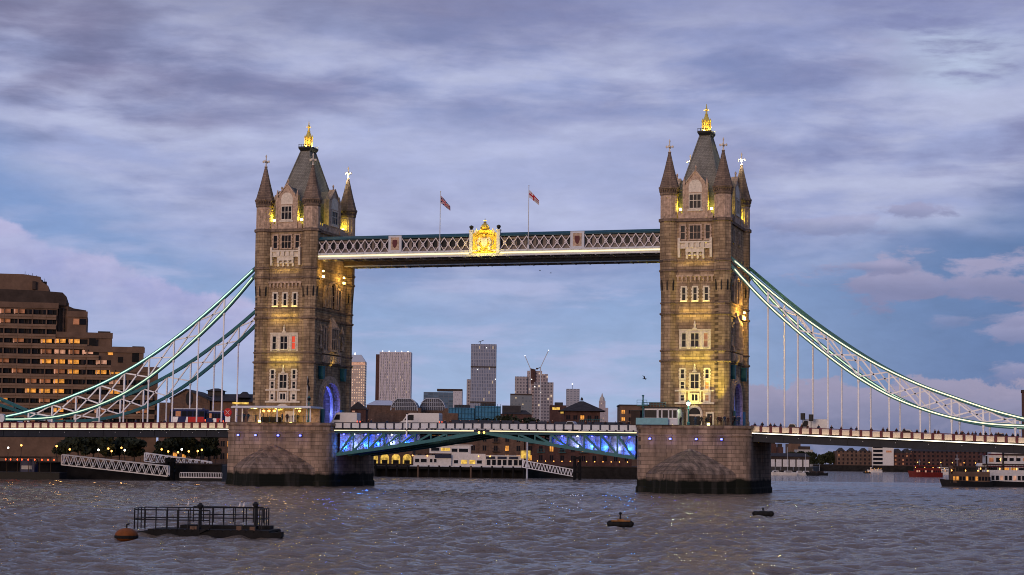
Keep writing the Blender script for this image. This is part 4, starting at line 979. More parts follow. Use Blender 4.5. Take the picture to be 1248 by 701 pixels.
# ------------------------------------------------------------------ background buildings, each at its own distance
def root_at(name, label, cat, pxl, pxr, D, z=3.4, rz=0.0, group=None):
    cx = (pxl+pxr)/2; p = G(latpx(cx, D), D, z)
    t = thing(name, label, cat, p, YAW+rz, group); t['_org'] = [0, 0, z]
    return t, (pxr-pxl)/F_PX*D
def ztop(py, px, D): return W(px, py, D).z
def lx(px, pxl, pxr, D): return (px-(pxl+pxr)/2)/F_PX*D
def grid_windows(root, w, rows, cols, z0, dz, ww, wh, y=0.0, x0=None, glass='glass', lit=(), frame='render', skip=0.0, litm='amberwin', name='window', lights=0):
    """rows x cols of framed windows: each frame a part, its pane a sub-part (shared meshes)"""
    x0 = -w/2 if x0 is None else x0; st = w/cols
    fm = MB(); fm.box(-ww/2-.12, ww/2+.12, -.12, 0, -wh/2-.14, -wh/2); fm.box(-ww/2-.12, ww/2+.12, -.10, 0, wh/2, wh/2+.12)
    fm.box(-ww/2-.1, -ww/2, -.09, 0, -wh/2, wh/2); fm.box(ww/2, ww/2+.1, -.09, 0, -wh/2, wh/2); fm.box(-.05, .05, -.07, -.03, -wh/2, wh/2)
    proto = None; pane = {}
    org = root['_org'][2]
    for r_ in range(rows):
        for c_ in range(cols):
            if rnd.random() < skip: continue
            x = x0+(c_+.5)*st; z = z0+r_*dz
            if proto is None: proto = fm.build(name, MT[frame]); o = proto
            else: o = proto.copy(); COL.objects.link(o)
            o.parent = root; o.location = (x, y, z-org)
            g = litm if ((r_, c_) in lit if isinstance(lit, (set, list, tuple)) else rnd.random() < lit) else glass
            if g not in pane: p = MB().box(-ww/2+.002, ww/2-.002, -.03, -.012, -wh/2+.002, wh/2-.002).build('pane', MT[g]); pane[g] = p
            else: p = pane[g].copy(); COL.objects.link(p)
            p.parent = o
# --- the stepped concrete hotel on the left bank
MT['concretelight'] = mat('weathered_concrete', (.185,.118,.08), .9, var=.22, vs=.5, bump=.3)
def hotel():
    D = 540.0; pl, pr = -60, 192
    t, w = root_at('concrete_hotel', 'large stepped brown concrete hotel with some windows lit amber', 'hotel', pl, pr, D, 3.4, .2)
    X = lambda p: lx(p, pl, pr, D); Z = lambda y, p=100: ztop(y, p, D)
    tiers = [(-60, 69, 372, 0.0, 34, 0), (69, 81, 371, 3.2, 30, 0), (81, 104, 381, 1.2, 26, 0), (69, 135, 407, -.6, 30, 0), (104, 174, 424, -1.6, 28, 0), (135, 192, 448, -2.4, 26, 0)]
    for a, b, y, y0, dp, _ in tiers:
        q = MB(); q.box(X(a)+.01, X(b)-.01*b/100, y0, dp+y0*.1, 3.4, Z(y)); q.box(X(a)-.2, X(b)+.25, y0-.35, y0-.001, Z(y)-1.1, Z(y)+.5)
        q.build('wall', MT['concrete'], t)
    # upper plant storeys with slanted ends
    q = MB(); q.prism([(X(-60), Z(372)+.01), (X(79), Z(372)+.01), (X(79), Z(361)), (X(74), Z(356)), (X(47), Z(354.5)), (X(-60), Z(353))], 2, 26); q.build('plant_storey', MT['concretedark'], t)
    q = MB(); q.prism([(X(-60), Z(354)), (X(57), Z(354.4)), (X(56), Z(347)), (X(48), Z(342)), (X(46), Z(336)), (X(26), Z(333.5)), (X(-60), Z(333.5))], 6, 22); q.build('plant_storey', MT['concrete'], t)
    q = MB()
    for p_, y in ((27, 333), (31, 336), (36, 335), (41, 337), (46, 339), (51, 341)): q.box(X(p_)-.5, X(p_)+.6, 8, 10, Z(345), Z(y)); q.tube([(X(p_), 9, Z(y)), (X(p_), 9, Z(y-4))], .06, 5)
    q.box(X(37), X(41), 5, 6, Z(352), Z(342))
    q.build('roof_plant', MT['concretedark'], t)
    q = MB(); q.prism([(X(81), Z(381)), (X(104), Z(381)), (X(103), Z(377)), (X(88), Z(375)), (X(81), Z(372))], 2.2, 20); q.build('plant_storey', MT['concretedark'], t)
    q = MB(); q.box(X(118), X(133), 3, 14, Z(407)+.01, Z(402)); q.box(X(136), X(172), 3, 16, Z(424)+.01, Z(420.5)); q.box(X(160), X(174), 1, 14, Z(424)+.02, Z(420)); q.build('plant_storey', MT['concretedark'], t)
    for i in range(8):
        q = MB(); q.box(X(70+i*.0)-.0+i*1.1, X(70)+.5+i*1.1, 2.7, 3.2, Z(500), Z(373)); 
        if i < 3: q.build('fin', MT['concrete'], t)
    # storeys: balcony fronts with dark glazing set between
    rows = [(381, -60, 68, 0.0), (392.6, -60, 68, 0.0), (404.5, -60, 68, 0.0), (416, -60, 106, -.6), (429, -60, 120, -.6), (441, -60, 135, -.6), (453, -60, 150, -1.6), (465, -60, 176, -1.6), (477, -60, 186, -2.4), (488.5, -60, 190, -2.4), (500, -60, 190, -2.4), (512, -60, 190, -2.4)]
    lit = {381: [(7, 'dimwin'), (23, 'dimwin')], 416: [(57, 'amberwin'), (73, 'amberwin'), (90, 'amberwin')], 429: [(57, 'dimwin'), (73, 'pinkwin'), (90, 'dimwin'), (107, 'pinkwin')],
           441: [(7, 'dimwin'), (57, 'amberwin'), (73, 'amberwin'), (90, 'amberwin'), (123, 'pinkwin')], 453: [(23, 'dimwin'), (73, 'dimwin'), (90, 'amberwin'), (123, 'amberwin'), (140, 'amberwin')],
           465: [(73, 'amberwin'), (140, 'pinkwin')], 477: [(40, 'amberwin'), (57, 'amberwin'), (73, 'amberwin'), (140, 'amberwin')], 488.5: [(7, 'amberwin'), (57, 'dimwin')], 500: [(73, 'amberwin')]}
    org = 3.4; protos = {}
    for y, a, b, y0 in rows:
        yl = lambda p: {True: y0}[True]
        zc = Z(y)
        def front(p):                                     # the nearest tier wall at this place and height
            return min((q[3] for q in tiers if q[0] <= p <= q[1] and ztop(q[2], 100, D) > zc), default=0.0)
        segs = []
        p = a
        while p < b:
            f = front(p+8); segs.append((p, min(p+16.6, b), f)); p += 16.6
        s = MB()
        for p0, p1, f in segs: s.box(X(p0)+.02, X(p1)-.02, f-1.0, f-.01, zc-2.2, zc-.92)
        for p0, p1, f in segs: s.box(X(p0)+.02, X(p1)-.02, f-1.2, f-1.0, zc-1.5, zc-.86)
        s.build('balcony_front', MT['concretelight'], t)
        s = MB()
        for p0, p1, f in segs: s.box(X(p0)+.02, X(p1)-.02, f-.05, f-.02, zc-.9, zc+.6)
        s.build('window_recess', MT['timber'], t)  # flat black strip stands in for the shade of a recessed window band
        n = 0
        for p0, p1, f in segs:
            c = p0+6.6
            c = round((c-7)/16.6)*16.6+7
            if not (p0-3 < c < p1-1): continue
            m = 'glass'
            for lp, lm in lit.get(y, ()):
                if abs(lp-c) < 6: m = lm
            if m == 'glass' and rnd.random() < .12: m = 'dimwin'
            key = m
            if key not in protos:
                g = MB().box(-1.5, 1.5, -.14, -.06, -.55, .55); protos[key] = g.build('window', MT[m]); o = protos[key]
                fr = MB(); fr.box(-1.62, -1.5, -.3, -.02, -.6, .6); fr.box(1.5, 1.62, -.3, -.02, -.6, .6); fr.box(-.04, .04, -.22, -.02, -.55, .55); fo = fr.build('frame', MT['concretedark']); fo.parent = o
                cu = MB().box(-1.36, -1.05, -.20, -.15, -.7, .6); co = cu.build('curtain', MT['pinkwin'] if m != 'glass' else MT['concretedark']); co.parent = o
                o.parent = t
            else: o = copy_tree(protos[key], t)
            o.location = (X(c), f-.02, zc-org)
        q = MB()                                          # piers between the bays
        for p0, p1, f in segs:
            q.box(X(p0)-.18, X(p0)+.18, f-.8, f-.02, zc-.9, zc+.7)
        q.build('bay_pier', MT['concrete'], t)
    for p_ in (92, 99):
        q = MB(); q.box(X(p_)-.9, X(p_)+.9, 1.0, 1.19, Z(395), Z(388)); q.build('window', MT['dimwin' if p_ == 92 else 'glass'], t)
    q = MB(); q.box(X(108), X(116), -1.75, -1.61, Z(421), Z(412)); q.box(X(143), X(149), -1.75, -1.61, Z(441), Z(434)); q.box(X(160), X(168), -1.75, -1.61, Z(440), Z(428)); q.build('louvre', MT['timber'], t)
    q = MB(); q.box(X(131), X(137), -1.78, -1.62, Z(432), Z(427)); q.build('window', MT['amberwin'], t)
hotel()
# --- brick hall with gable and cupola behind the left span
def hall():
    D = 520.; pl, pr = 195, 330
    t, w = root_at('brick_hall', 'brown brick hall with gable end, slate roof and dark cupola left of the tower', 'hall', pl, pr, D)
    X = lambda p: lx(p, pl, pr, D); Z = lambda y, p=250: ztop(y, p, D)
    q = MB(); q.prism([(X(210), 3.4), (X(258), 3.4), (X(258), Z(488)), (X(229), Z(474.5)), (X(210), Z(486))], 0, 30); q.box(X(258), X(330), 1, 22, 3.4, Z(489)); q.box(X(195), X(210), 2, 20, 3.4, Z(491))
    q.build('wall', MT['brick'], t)
    q = MB(); q.loft([[(X(257), -.3, Z(488.7)), (X(331), -.3, Z(489)), (X(331), 23, Z(489)), (X(257), 23, Z(488.7))], [(X(262), 8, Z(479)), (X(318), 8, Z(478.5)), (X(318), 12, Z(478.5)), (X(262), 12, Z(479))]])
    q.prism([(X(229), Z(474)), (X(259), Z(487.5)), (X(259), Z(489)), (X(229), Z(475.6)), (X(209), Z(487.4)), (X(209), Z(485.8))], -.5, 30.4)
    ro = q.build('roof', MT['darkroof'], t)
    c = MB(); c.box(X(251), X(269), 6, 11, Z(482), Z(475.5)); c.frus(X(249), X(271), 5, 12, Z(475.5), X(257), X(263), 8, 9, Z(472)); c.build('cupola', MT['darkroof'], t)
    c = MB(); c.frus(X(290), X(306), -.2, 6, Z(484), X(296), X(300), 3, 6, Z(476.5)); c.build('dormer', MT['darkroof'], ro)
    q = MB(); q.lathe([(1.0, -.12), (1.0, .1)], 0, 0, 16); q.v = [(X(233)+a, b_ - .05 if False else -c_, Z(486)+b_*1.9) for a, b_, c_ in q.v]; q.build('oval_window', MT['glass'], t)
    grid_windows(t, X(328)-X(262), 3, 8, 5.6, 3.3, 1.1, 1.5, 1.0, X(262), lit=.3, frame='brick')
    grid_windows(t, X(256)-X(212), 2, 4, 5.6, 3.3, 1.1, 1.5, 0.0, X(212), lit=.3, frame='brick')
    for p_ in (244, 256, 300):
        q = MB(); q.tube([(X(p_), -1.2, Z(491)), (X(p_), -1.2, Z(487)), (X(p_)+.4, -1.0, Z(485.5))], .07, 6); q.build('lamp_bracket', MT['iron'], t)
hall()
def block(name, label, cat, pl, pr, yt, D, dp, m, top=None, group=None, rz=0.0, z=3.4):
    t, w = root_at(name, label, cat, pl, pr, D, z, rz, group); h = ztop(yt, (pl+pr)/2, D)
    MB().box(-w/2, w/2, 0, dp, z, h).build('wall', m if not isinstance(m, str) else MT[m], t)
    return t, w, h
# --- south bank and the abutment gate towers, beyond the sides of the photograph
m_ = MB(); m_.prism([(129, -150), (900, -150), (900, 420), (160, 420), (129, 120)], -3, 3.4, 'z')
tag(m_.build('bank_ground', MT['land']), 'paved ground of the near south bank beside the right span', 'river bank', kind='structure')
t_ = thing('embankment_wall', 'stone river wall of the near south bank', 'river wall', (128.4, 0, 0), org=True)
MB().box(127.8, 129, -150, 120, -2, 3.5).build('wall', MT['pier'], t_); MB().box(127.6, 129.2, -150, 120, 3.5, 3.85).build('coping', MT['trim'], t_)
def abutment(s, z0, label):
    t = thing('abutment_tower', label, 'gate tower', (s*133, 0, 0), group='abutment gate towers', org=True)
    for y in (-10.6, 10.6):
        q = MB(); q.box(s*133-5, s*133+5, y-2.6, y+2.6, -2, 22); q.box(s*133-5.3, s*133+5.3, y-2.9, y+2.9, 22, 22.6); q.build('pylon', MT['tower'], t)
        for dx in (-4.6, 4.6):
            for dy in (-2.2, 2.2): MB().lathe([(.75, 22.6), (.75, 26), (.95, 26.3), (.1, 30)], s*133+dx, y+dy, 8).build('pinnacle', MT['spire'], t)
        MB().frus(s*133-4.4, s*133+4.4, y-2, y+2, 22.6, s*133-3, s*133+3, y-.2, y+.2, 27).build('roof', MT['slate'], t)
    out = arch_pts(8.0, z0, 15.5, 18.6); MB().prism([(-8.01, 15.5)] + [p for p in out if p[1] > 15.5] + [(8.01, 15.5), (8.01, 21.5), (-8.01, 21.5)], s*133-4, s*133+4, 'x').build('arch_wall', MT['tower'], t)
    q = MB(); q.box(s*133-4.2, s*133+4.2, -8.0, 8.0, 21.5, 22.4); q.build('parapet', MT['trim'], t)
abutment(1, 8.4, 'stone gate tower where the right span lands on the south bank'); abutment(-1, 10.5, 'stone gate tower where the left span lands on the north bank')
# --- far towers four kilometres downstream
fa = dict(pyr=facade('tower_lit_glazing', (.42,.34,.29), (.36,.24,.17), 4.6, 5.2, 1.3, .6, (1.0,.66,.40), .5),
          dia=facade('tower_pale_grid', (.46,.42,.45), (.17,.16,.20), 4.4, 6.0, 1.4, .06, es=.3), slab=facade('tower_grey_grid', (.25,.26,.31), (.085,.10,.145), 3.4, 7.0, .75, .02, es=.4),
          low=facade('office_blue_glass', (.10,.13,.17), (.045,.075,.11), 9, 4.2, .5), lowside=facade('office_pale_side', (.42,.40,.42), (.26,.25,.28), 4, 4, 1.0),
          con=facade('scaffold_grid', (.34,.28,.28), (.09,.075,.085), 6.5, 6.4, 1.5, .10, (1.0,.72,.5), .6), con2=facade('scaffold_grid_dark', (.30,.27,.28), (.08,.075,.09), 6.2, 6.4, 1.4, .07, (1.0,.75,.5), .6),
          grey=facade('grey_block_grid', (.155,.17,.185), (.085,.10,.115), 6, 5.5, 1.6, .03, es=.4), spire=facade('banded_tower', (.30,.30,.34), (.10,.11,.14), 7.0, 4.6, 1.5, .03, es=.4), deco=facade('stepped_tower', (.34,.30,.31), (.20,.18,.20), 5, 5, 1.6, .05, es=.4))
def far_towers():
    D = 3900.
    t, w, h = block('pyramid_tower', 'far lit office tower with pyramid top beside the left tower', 'skyscraper', 419, 446, 441, D, 45, fa['pyr'])
    MB().frus(-w/2-.5, w/2+.5, -.5, 45.5, h, -w*.30, w*.30, 12, 33, h+15).build('roof', MT['silver'], t)
    q = MB().lathe([(2, h+14), (.9, h+18), (.2, h+20)], 0, 22, 8); q.build('roof_beacon', MT['whitelamp'], t)
    q = MB(); q.box(-w/2-.4, w/2+.4, -.6, .0, h-6, h-1.5); q.build('lit_band', MT['pinkwin'], t)
    t, w, h = block('patterned_tower', 'far pale tower clad in a zigzag lattice', 'skyscraper', 463.5, 502, 429, D, 46, fa['dia'])
    q = MB(); n = 11                                                      # zigzag ribs of its facade
    for i in range(n):
        x = -w/2+w*i/n
        for k in range(9):
            z0 = 6+(h-8)*k/9; z1 = 6+(h-8)*(k+1)/9; s = w/n*.45*(1 if (k+i) % 2 else -1)
            q.beam((x+w/n/2-s/2, -.5, z0), (x+w/n/2+s/2, -.5, z1), 1.0, .9)
    q.build('lattice', MT['render'], t)
    q = MB()
    for i in range(5): q.box(-w/2+w*(i+.5)/5-.5, -w/2+w*(i+.5)/5+.5, -.5, .5, h+.3, h+2)
    q.build('roof_light', MT['whitelamp'], t); MB().box(-w/2-7.5, -w/2-.01, 4, 40, 3.4, h-5).build('wing', MT['brickred'], t); MB().box(w/2+.01, w/2+2, 4, 40, 3.4, h*.52).build('wing', MT['concretedark'], t)
    t, w, h = block('dark_office_block', 'far low blue glass office block with pale end', 'office block', 518, 554, 478, D-500, 40, fa['low'])
    MB().box(w/2+.01, w/2+16, -4, 40, 3.4, h+2).build('wing', fa['lowside'], t); MB().box(-w*.05, w/2+16, 3, 30, h+2.01, h+6).build('plant_storey', MT['concretedark'], t)
    t, w, h = block('tall_grey_tower', 'tallest far tower, dark grey slab with fine vertical grid', 'skyscraper', 575, 606, 419.5, D, 46, fa['slab'])
    for z in (.50, .80): MB().box(-w/2-.3, w/2+.3, -.7, -.01, h*z, h*z+2.5).build('plant_band', MT['concretedark'], t)
    MB().box(-w/2-8, -w/2-.01, 8, 40, 3.4, h*.70).build('wing', fa['con2'], t)
    q = MB(); q.tube([(-w*.15, 20, h), (-w*.15, 20, h+6)], .7, 5); q.beam((-w*.22, 20, h+5), (-w*.02, 20, h+9), 1.2, 1.2); q.build('roof_crane', MT['iron'], t)
    q = MB(); q.box(w/2-2, w/2-1, -.8, -.1, h*.7, h*.7+1); q.box(-w/2+13, -w/2+14.4, -.8, -.1, h*.78, h*.78+1.4); q.box(w*.1, w*.1+1, -.8, -.1, h-8, h-7); q.build('work_light', MT['whitelamp'], t)
    t, w, h = block('scaffolded_tower', 'far tower under construction below two cranes', 'skyscraper', 644, 662, 452, D, 40, fa['con'])
    k = D/F_PX
    for a, b, y, m in ((629, 644, 459, 'con2'), (652, 676, 466, 'con2'), (659, 669, 456, 'con')):
        x0 = (a-653)*k; x1 = (b-653)*k; MB().box(x0, x1, -6 if a != 659 else -3, 30, 3.4, ztop(y, a, D)).build('wing', fa[m], t)
    MB().box((648-653)*k, (654-653)*k, -3, 6, h*.86, h+3).build('lift_shaft', MT['brickred'], t)
    q = MB(); q.box((649-653)*k, (649.7-653)*k, -7, -6.2, h*.9, h*.908); q.box((660-653)*k, (660.7-653)*k, -7, -6.2, h*.76, h*.767); q.box((653-653)*k, (653.6-653)*k, -7, -6.2, h*.82, h*.827); q.build('work_light', MT['whitelamp'], t)
    def crane(a, ya, b, yb, tip, label):
        c, _ = root_at('tower_crane', label, 'crane', a-2, a+2, D-30, group='cranes over the construction site')
        x = lambda p: (p-a)*k
        Zc = lambda y: ztop(y, a, D-30)
        q = MB(); q.beam((0, 0, 3.4), (0, 0, Zc(ya)), 2.0, 2.0); q.build('mast', MT['silver'], c)
        q = MB(); q.beam((0, 0, Zc(ya)), (x(b), 0, Zc(yb)), 1.5, 1.5); q.build('jib', MT['silver'], c)
        q = MB(); q.beam((0, 0, Zc(ya)), (x(a+(a-b)*.45), 0, Zc(ya+1.5)), 1.6, 1.6); q.box(x(a+(a-b)*.45)-2, x(a+(a-b)*.45)+2, -1.5, 1.5, Zc(ya+2.5), Zc(ya+.5)); q.build('counterweight', MT['concretedark'], c)
        MB().lathe([(.3, Zc(yb)-.8), (.95, Zc(yb)), (.3, Zc(yb)+.9)], x(b), 0, 8).build('tip_light', MT['redlamp' if tip else 'whitelamp'], c)
    crane(647.5, 449, 641, 434, 0, 'left hand shorter luffing crane over the scaffolded tower')
    crane(660, 448, 669.5, 427, 0, 'right hand taller luffing crane over the scaffolded tower')
    t, w, h = block('grey_slab_block', 'far squat grey block in front of the scaffolded tower', 'office block', 623.5, 650, 482, D-600, 40, fa['grey'])
    MB().box(-w/2, w/2, 4, 30, h+.01, h+3).build('plant_storey', MT['concretedark'], t)
    t, w, h = block('banded_tower', 'far dark banded tower with a thin lit mast', 'skyscraper', 692, 708, 474, D, 30, fa['spire'])
    q = MB(); q.tube([(-1, 15, h), (-1, 15, h+9)], .4, 5); q.build('mast', MT['iron'], t); MB().lathe([(.3, h+9), (1.6, h+10.3), (.3, h+11.6)], -1, 15, 8).build('tip_light', MT['whitelamp'], t)
    t, w, h = block('stepped_tower', 'far pale stepped tower right of the pavilion roof', 'skyscraper', 728, 743, 497, D, 30, fa['deco'])
    MB().box(-w*.22, w*.28, 4, 24, h, h+14).build('upper_storey', fa['deco'], t); MB().lathe([(6, h+14), (5, h+20), (2, h+24), (.5, h+30)], .5, 14, 8).build('cupola', MT['render'], t)
far_towers()
# --- nearer quarter seen over and under the middle span
def glazed_hall(a, b, D, label):
    t, w = root_at('glazed_hall', label, 'hall', a, b, D, group='halls with barrel glass roofs'); zb, zt = ztop(500, a, D), ztop(486, a, D)
    MB().box(-w/2, w/2, 0, 24, 3.4, zb).build('wall', MT['brick'], t)
    prof = [(-w/2, zb), (-w*.47, zb+(zt-zb)*.35), (-w*.38, zb+(zt-zb)*.75), (-w*.25, zt), (w*.25, zt), (w*.38, zb+(zt-zb)*.75), (w*.47, zb+(zt-zb)*.35), (w/2, zb)]
    ro = MB().prism(prof, 0, 24).build('glass_roof', MT['glass2'], t)
    q = MB()
    for i in range(13):
        y = 24*i/12
        for p0, p1 in zip(prof, prof[1:]): q.beam((p0[0], y, p0[1]+.06), (p1[0], y, p1[1]+.06), .16, .2)
    for p in prof: q.beam((p[0], -.1, p[1]+.05), (p[0], 24, p[1]+.05), .2, .2)
    for i in range(14):
        x = -w/2+w*(i+.5)/14; zz = zb+(zt-zb)*max(.2, 1-abs(x/(w/2))**2.6); q.beam((x, -.08, zb), (x, -.08, zz), .12, .12)
    for f in (.33, .66): q.beam((-w*.45, -.08, zb+(zt-zb)*f), (w*.45, -.08, zb+(zt-zb)*f), .12, .12)
    q.build('glazing_bar', MT['palepaint'], ro)
MT['glass2'] = mat('grey_roof_glass', (.07,.07,.085), .25, var=.3, vs=.2)
glazed_hall(478, 511, 720., 'left barrel glazed roof hall between tower and patterned tower'); glazed_hall(513, 545, 735., 'right barrel glazed roof hall beside blue sheeting')
def mid():
    D = 700.
    t, w, h = block('pale_roof_shed', 'shed with pale pitched roof left of the glazed halls', 'shed', 449, 480, 494, D+30, 18, 'brick')
    MB().frus(-w/2-.4, w/2+.4, -.4, 18.4, h, -w*.2, w*.42, 6, 12, ztop(484.5, 462, D)).build('roof', MT['palepaint'], t)
    t, w, h = block('brick_terrace', 'low brown terrace behind the parapet of the middle span', 'terrace', 428, 560, 503, D-10, 12, 'brick')
    grid_windows(t, w, 3, 16, 6.5, 3.4, 1.2, 1.6, lit=.12, frame='brick')
    for i in range(4): MB().box(-w/2+6+i*9.5-.6, -w/2+6+i*9.5+.6, 3, 4.4, h, h+1.8).build('chimney', MT['brick'], t)
    t, w, h = block('dark_gabled_house', 'small dark house just right of the farther tower', 'house', 428, 448, 499, D-40, 10, 'brickred')
    MB().prism([(-w/2-.3, h), (w/2+.3, h), (0, h+2.6)], -.3, 10.3).build('roof', MT['darkroof'], t); q = MB(); q.box(-w*.32, -w*.16, -.1, .02, h-1.0, h-.5); q.build('window', MT['pinkwin'], t)
    for a, b, y, l in ((549, 580, 497, 'left building wrapped in blue sheeting above the span'), (581, 612, 495, 'right building wrapped in blue sheeting under the tall grey tower')):
        t, w, h = block('sheeted_building', l, 'building', a, b, y, D+20, 20, 'tarp')
        q = MB(); 
        for i in range(9): q.beam((-w/2+w*i/8, -.25, 3.4), (-w/2+w*i/8, -.25, h+.8), .14, .14)
        for k in range(6): q.beam((-w/2, -.25, h-.4-k*1.8), (w/2, -.25, h-.4-k*1.8), .12, .12)
        q.build('scaffold', MT['tealdark'], t); MB().box(-w*.3, w*.3, 4, 14, h, h+1.2).build('roof', MT['darkroof'], t)
    t, w, h = block('dark_wharf_house', 'dark stepped house between blue sheeting and pavilion', 'house', 612, 650, 505, D, 14, 'brickred')
    MB().box(-w*.45, w*.15, 2, 12, h, h+3.2).build('upper_storey', MT['darkroof'], t); MB().frus(-w*.5, w*.5, -.3, 14, h, -w*.2, w*.3, 5, 9, h+1.6).build('roof', MT['darkroof'], t)
    # pavilion with pyramid roof and teal balcony
    t, w, h = block('pyramid_roof_pavilion', 'brick pavilion with wide dark pyramid roof and teal balcony', 'pavilion', 690, 733, 501, D-30, 12, 'brickred')
    MB().frus(-w/2-2.0, w/2+2.0, -2, 14, h, -.6, .6, 5.6, 6.4, ztop(488.5, 711, D-30)).build('roof', MT['darkroof'], t)
    MB().lathe([(.6, h+3.8), (.5, h+4.4), (.1, h+5.0)], 0, 6, 6).build('roof_finial', MT['darkroof'], t)
    q = MB(); q.box(-1, w/2+.6, -1.6, -.02, h-4.0, h-3.8); 
    for i in range(12): q.box(-1+i*(w/2+1.4)/11-.05, -1+i*(w/2+1.4)/11+.05, -1.6, -1.5, h-3.8, h-2.9)
    q.box(-1, w/2+.6, -1.6, -1.5, h-2.9, h-2.78); q.build('balcony', MT['teal'], t)
    grid_windows(t, w, 2, 5, h-5.2, 2.9, 1.3, 1.5, lit={(0, 1), (1, 2)}, frame='brickred')
    t, w, h = block('lit_gallery', 'small amber lit block left of the pavilion roof', 'building', 672, 692, 494, D+60, 10, 'brickred')
    q = MB(); q.box(-w*.35, w*.1, -.1, .02, h-1.8, h-.8); q.box(w*.15, w*.4, -.1, .02, h-3.2, h-2.2); q.build('window', MT['yellowwin'], t); MB().box(-w*.2, w*.3, 2, 7, h, h+1.2).build('roof', MT['darkroof'], t)
    t, w, h = block('flat_roof_block', 'pale flat roofed block left of the pier cabin', 'building', 757, 800, 495, D+150, 20, 'concrete')
    MB().box(-w/2-.3, w/2+.3, -.3, 20.3, h, h+.6).build('roof', MT['concretedark'], t); grid_windows(t, w, 3, 5, h-9, 3.2, 1.5, 1.6, lit=.1, frame='concrete')
    # riverside warehouses seen under the span
    D2 = 640.
    for a, b, yt, m, l, lit in ((545, 641, 521, 'brick', 'brown brick warehouse with small balconies above the white pier building', .10), (642, 772, 523, 'brickred', 'dark brick warehouse with teal balconies and a row of amber lamps', .07)):
        t, w, h = block('riverside_warehouse', l, 'warehouse', a, b, yt, D2, 20, m)
        n = int(w/3.4); grid_windows(t, w, 4, n, 6.3, 3.0, 1.2, 1.7, lit=lit, frame=m)
        for k in range(1, 4):
            for i in range(n):
                if i % 2 == k % 2 and m == 'brickred' or (m == 'brick' and i % 3 == 1):
                    x = -w/2+(i+.5)*w/n; z = 6.3+k*3.0-1.1
                    q = MB(); q.box(x-1.2, x+1.2, -1.1, -.02, z-.14, z)
                    for j in range(6): q.box(x-1.2+j*.475, x-1.2+j*.475+.06, -1.1, -1.04, z, z+.95)
                    q.box(x-1.2, x+1.2, -1.12, -1.03, z+.95, z+1.05); q.build('balcony', MT['teal' if m == 'brickred' else 'iron'], t)
        MB().frus(-w/2-.3, w/2+.3, -.3, 20.3, h, -w/2+2, w/2-2, 6, 14, h+2.5).build('roof', MT['darkroof'], t)
        if m == 'brickred':
            for i in range(13):
                x = -w/2+1.5+i*(w-3)/12; q = MB(); q.lathe([(.06, 5.1), (.17, 5.25), (.06, 5.4)], x, -1.85, 6); q.build('quay_lamp', MT['amber'], MB().box(x-.04, x+.04, -1.9, -1.8, 3.4, 5.09).build('lamp_post', MT['iron'], t))
    t, w, h = block('arcaded_wharf', 'brick wharf with amber lit arches beside the farther pier', 'warehouse', 452, 506, 535, D2-20, 18, 'brick')
    for i in range(4):
        x = -w/2+w*(i+.5)/4
        q = MB(); out = arch_pts(1.35, 3.5, 5.6, 6.9); q.prism([(x+a, z) for a, z in out], -.08, .02); o = q.build('lit_arch', MT['yellowwin'], t)
        MB().box(x-.9, x+.9, -.14, -.09, 3.5, 5.0).build('doorway', MT['timber'], o)
    grid_windows(t, w, 2, 5, 8.7, 2.8, 1.1, 1.5, lit=.3, frame='brick')
    # white two-storey river police style pier building on its jetty
    D3 = 585.; jz = 3.5
    t, w = root_at('pier_house', 'white low pier building with dark windows on a black jetty', 'pier building', 503, 642, D3, jz)
    X = lambda p: lx(p, 503, 642, D3); Z = lambda y: ztop(y, 570, D3)
    q = MB(); q.box(X(507), X(553), 0, 9, jz, Z(556)); q.box(X(553), X(594), .8, 9, jz, Z(553)); q.box(X(594), X(641), 0, 9, jz, Z(555)); q.build('lower_storey', MT['boatwhite'], t)
    q = MB(); q.box(X(526), X(576), 1.5, 8.5, Z(553)+.01, Z(543)); q.box(X(524), X(578), 1.2, 8.8, Z(543), Z(542)); q.box(X(553.5), X(575), 1.3, 1.5, Z(553), Z(543.4)); q.build('upper_storey', MT['boatwhite'], t)
    q = MB(); q.box(X(503), X(642), -.6, 9.4, jz-.3, jz); q.box(X(507), X(553), -.15, 9.1, Z(556), Z(555.4)); q.box(X(594), X(641), -.15, 9.1, Z(555), Z(554.4)); q.build('cornice', MT['palepaint'], t)
    for a, b, y0, y1, yy, mm in ((528, 538, 546, 550, 1.5, 'glass'), (540, 551, 546, 550, 1.5, 'yellowwin'), (553, 560, 547, 551, 1.3, 'glass'), (562, 573, 547, 551, 1.3, 'glass'), (509, 514, 560, 564, 0, 'glass'), (516, 523, 560, 564, 0, 'glass'), (527, 530, 560, 564, 0, 'glass'), (532, 535, 560, 564, 0, 'glass'), (565, 572, 560.5, 565.5, .8, 'yellowwin'), (575, 582, 560.5, 565.5, .8, 'yellowwin'), (556, 561, 561, 565, .8, 'glass'), (584, 590, 561, 565, .8, 'glass')):
        q = MB(); q.box(X(a), X(b), yy-.08, yy-.01, Z(y1), Z(y0)); o = q.build('window', MT[mm], t)
        q = MB(); q.box(X(a)-.1, X(b)+.1, yy-.14, yy-.02, Z(y0), Z(y0)+.12); q.box(X(a)-.1, X(b)+.1, yy-.16, yy-.02, Z(y1)-.12, Z(y1)); o2 = q.build('frame', MT['palepaint'], t); o2.parent = o
    for a in (596, 602.5, 609, 615.5, 622, 629, 635):
        q = MB(); q.box(X(a), X(a+4.5), -.08, -.01, Z(566.5), Z(560)); q.build('window', MT['glass'], t)
    for a, b, y0, y1 in ((533, 553, 554.2, 558.8), (595, 606, 556, 559), (609, 620, 556, 559), (623, 634, 556, 559)):
        MB().box(X(a), X(b), -.3, -.16, Z(y1), Z(y0)).build('dark_sign', MT['navy'], t)
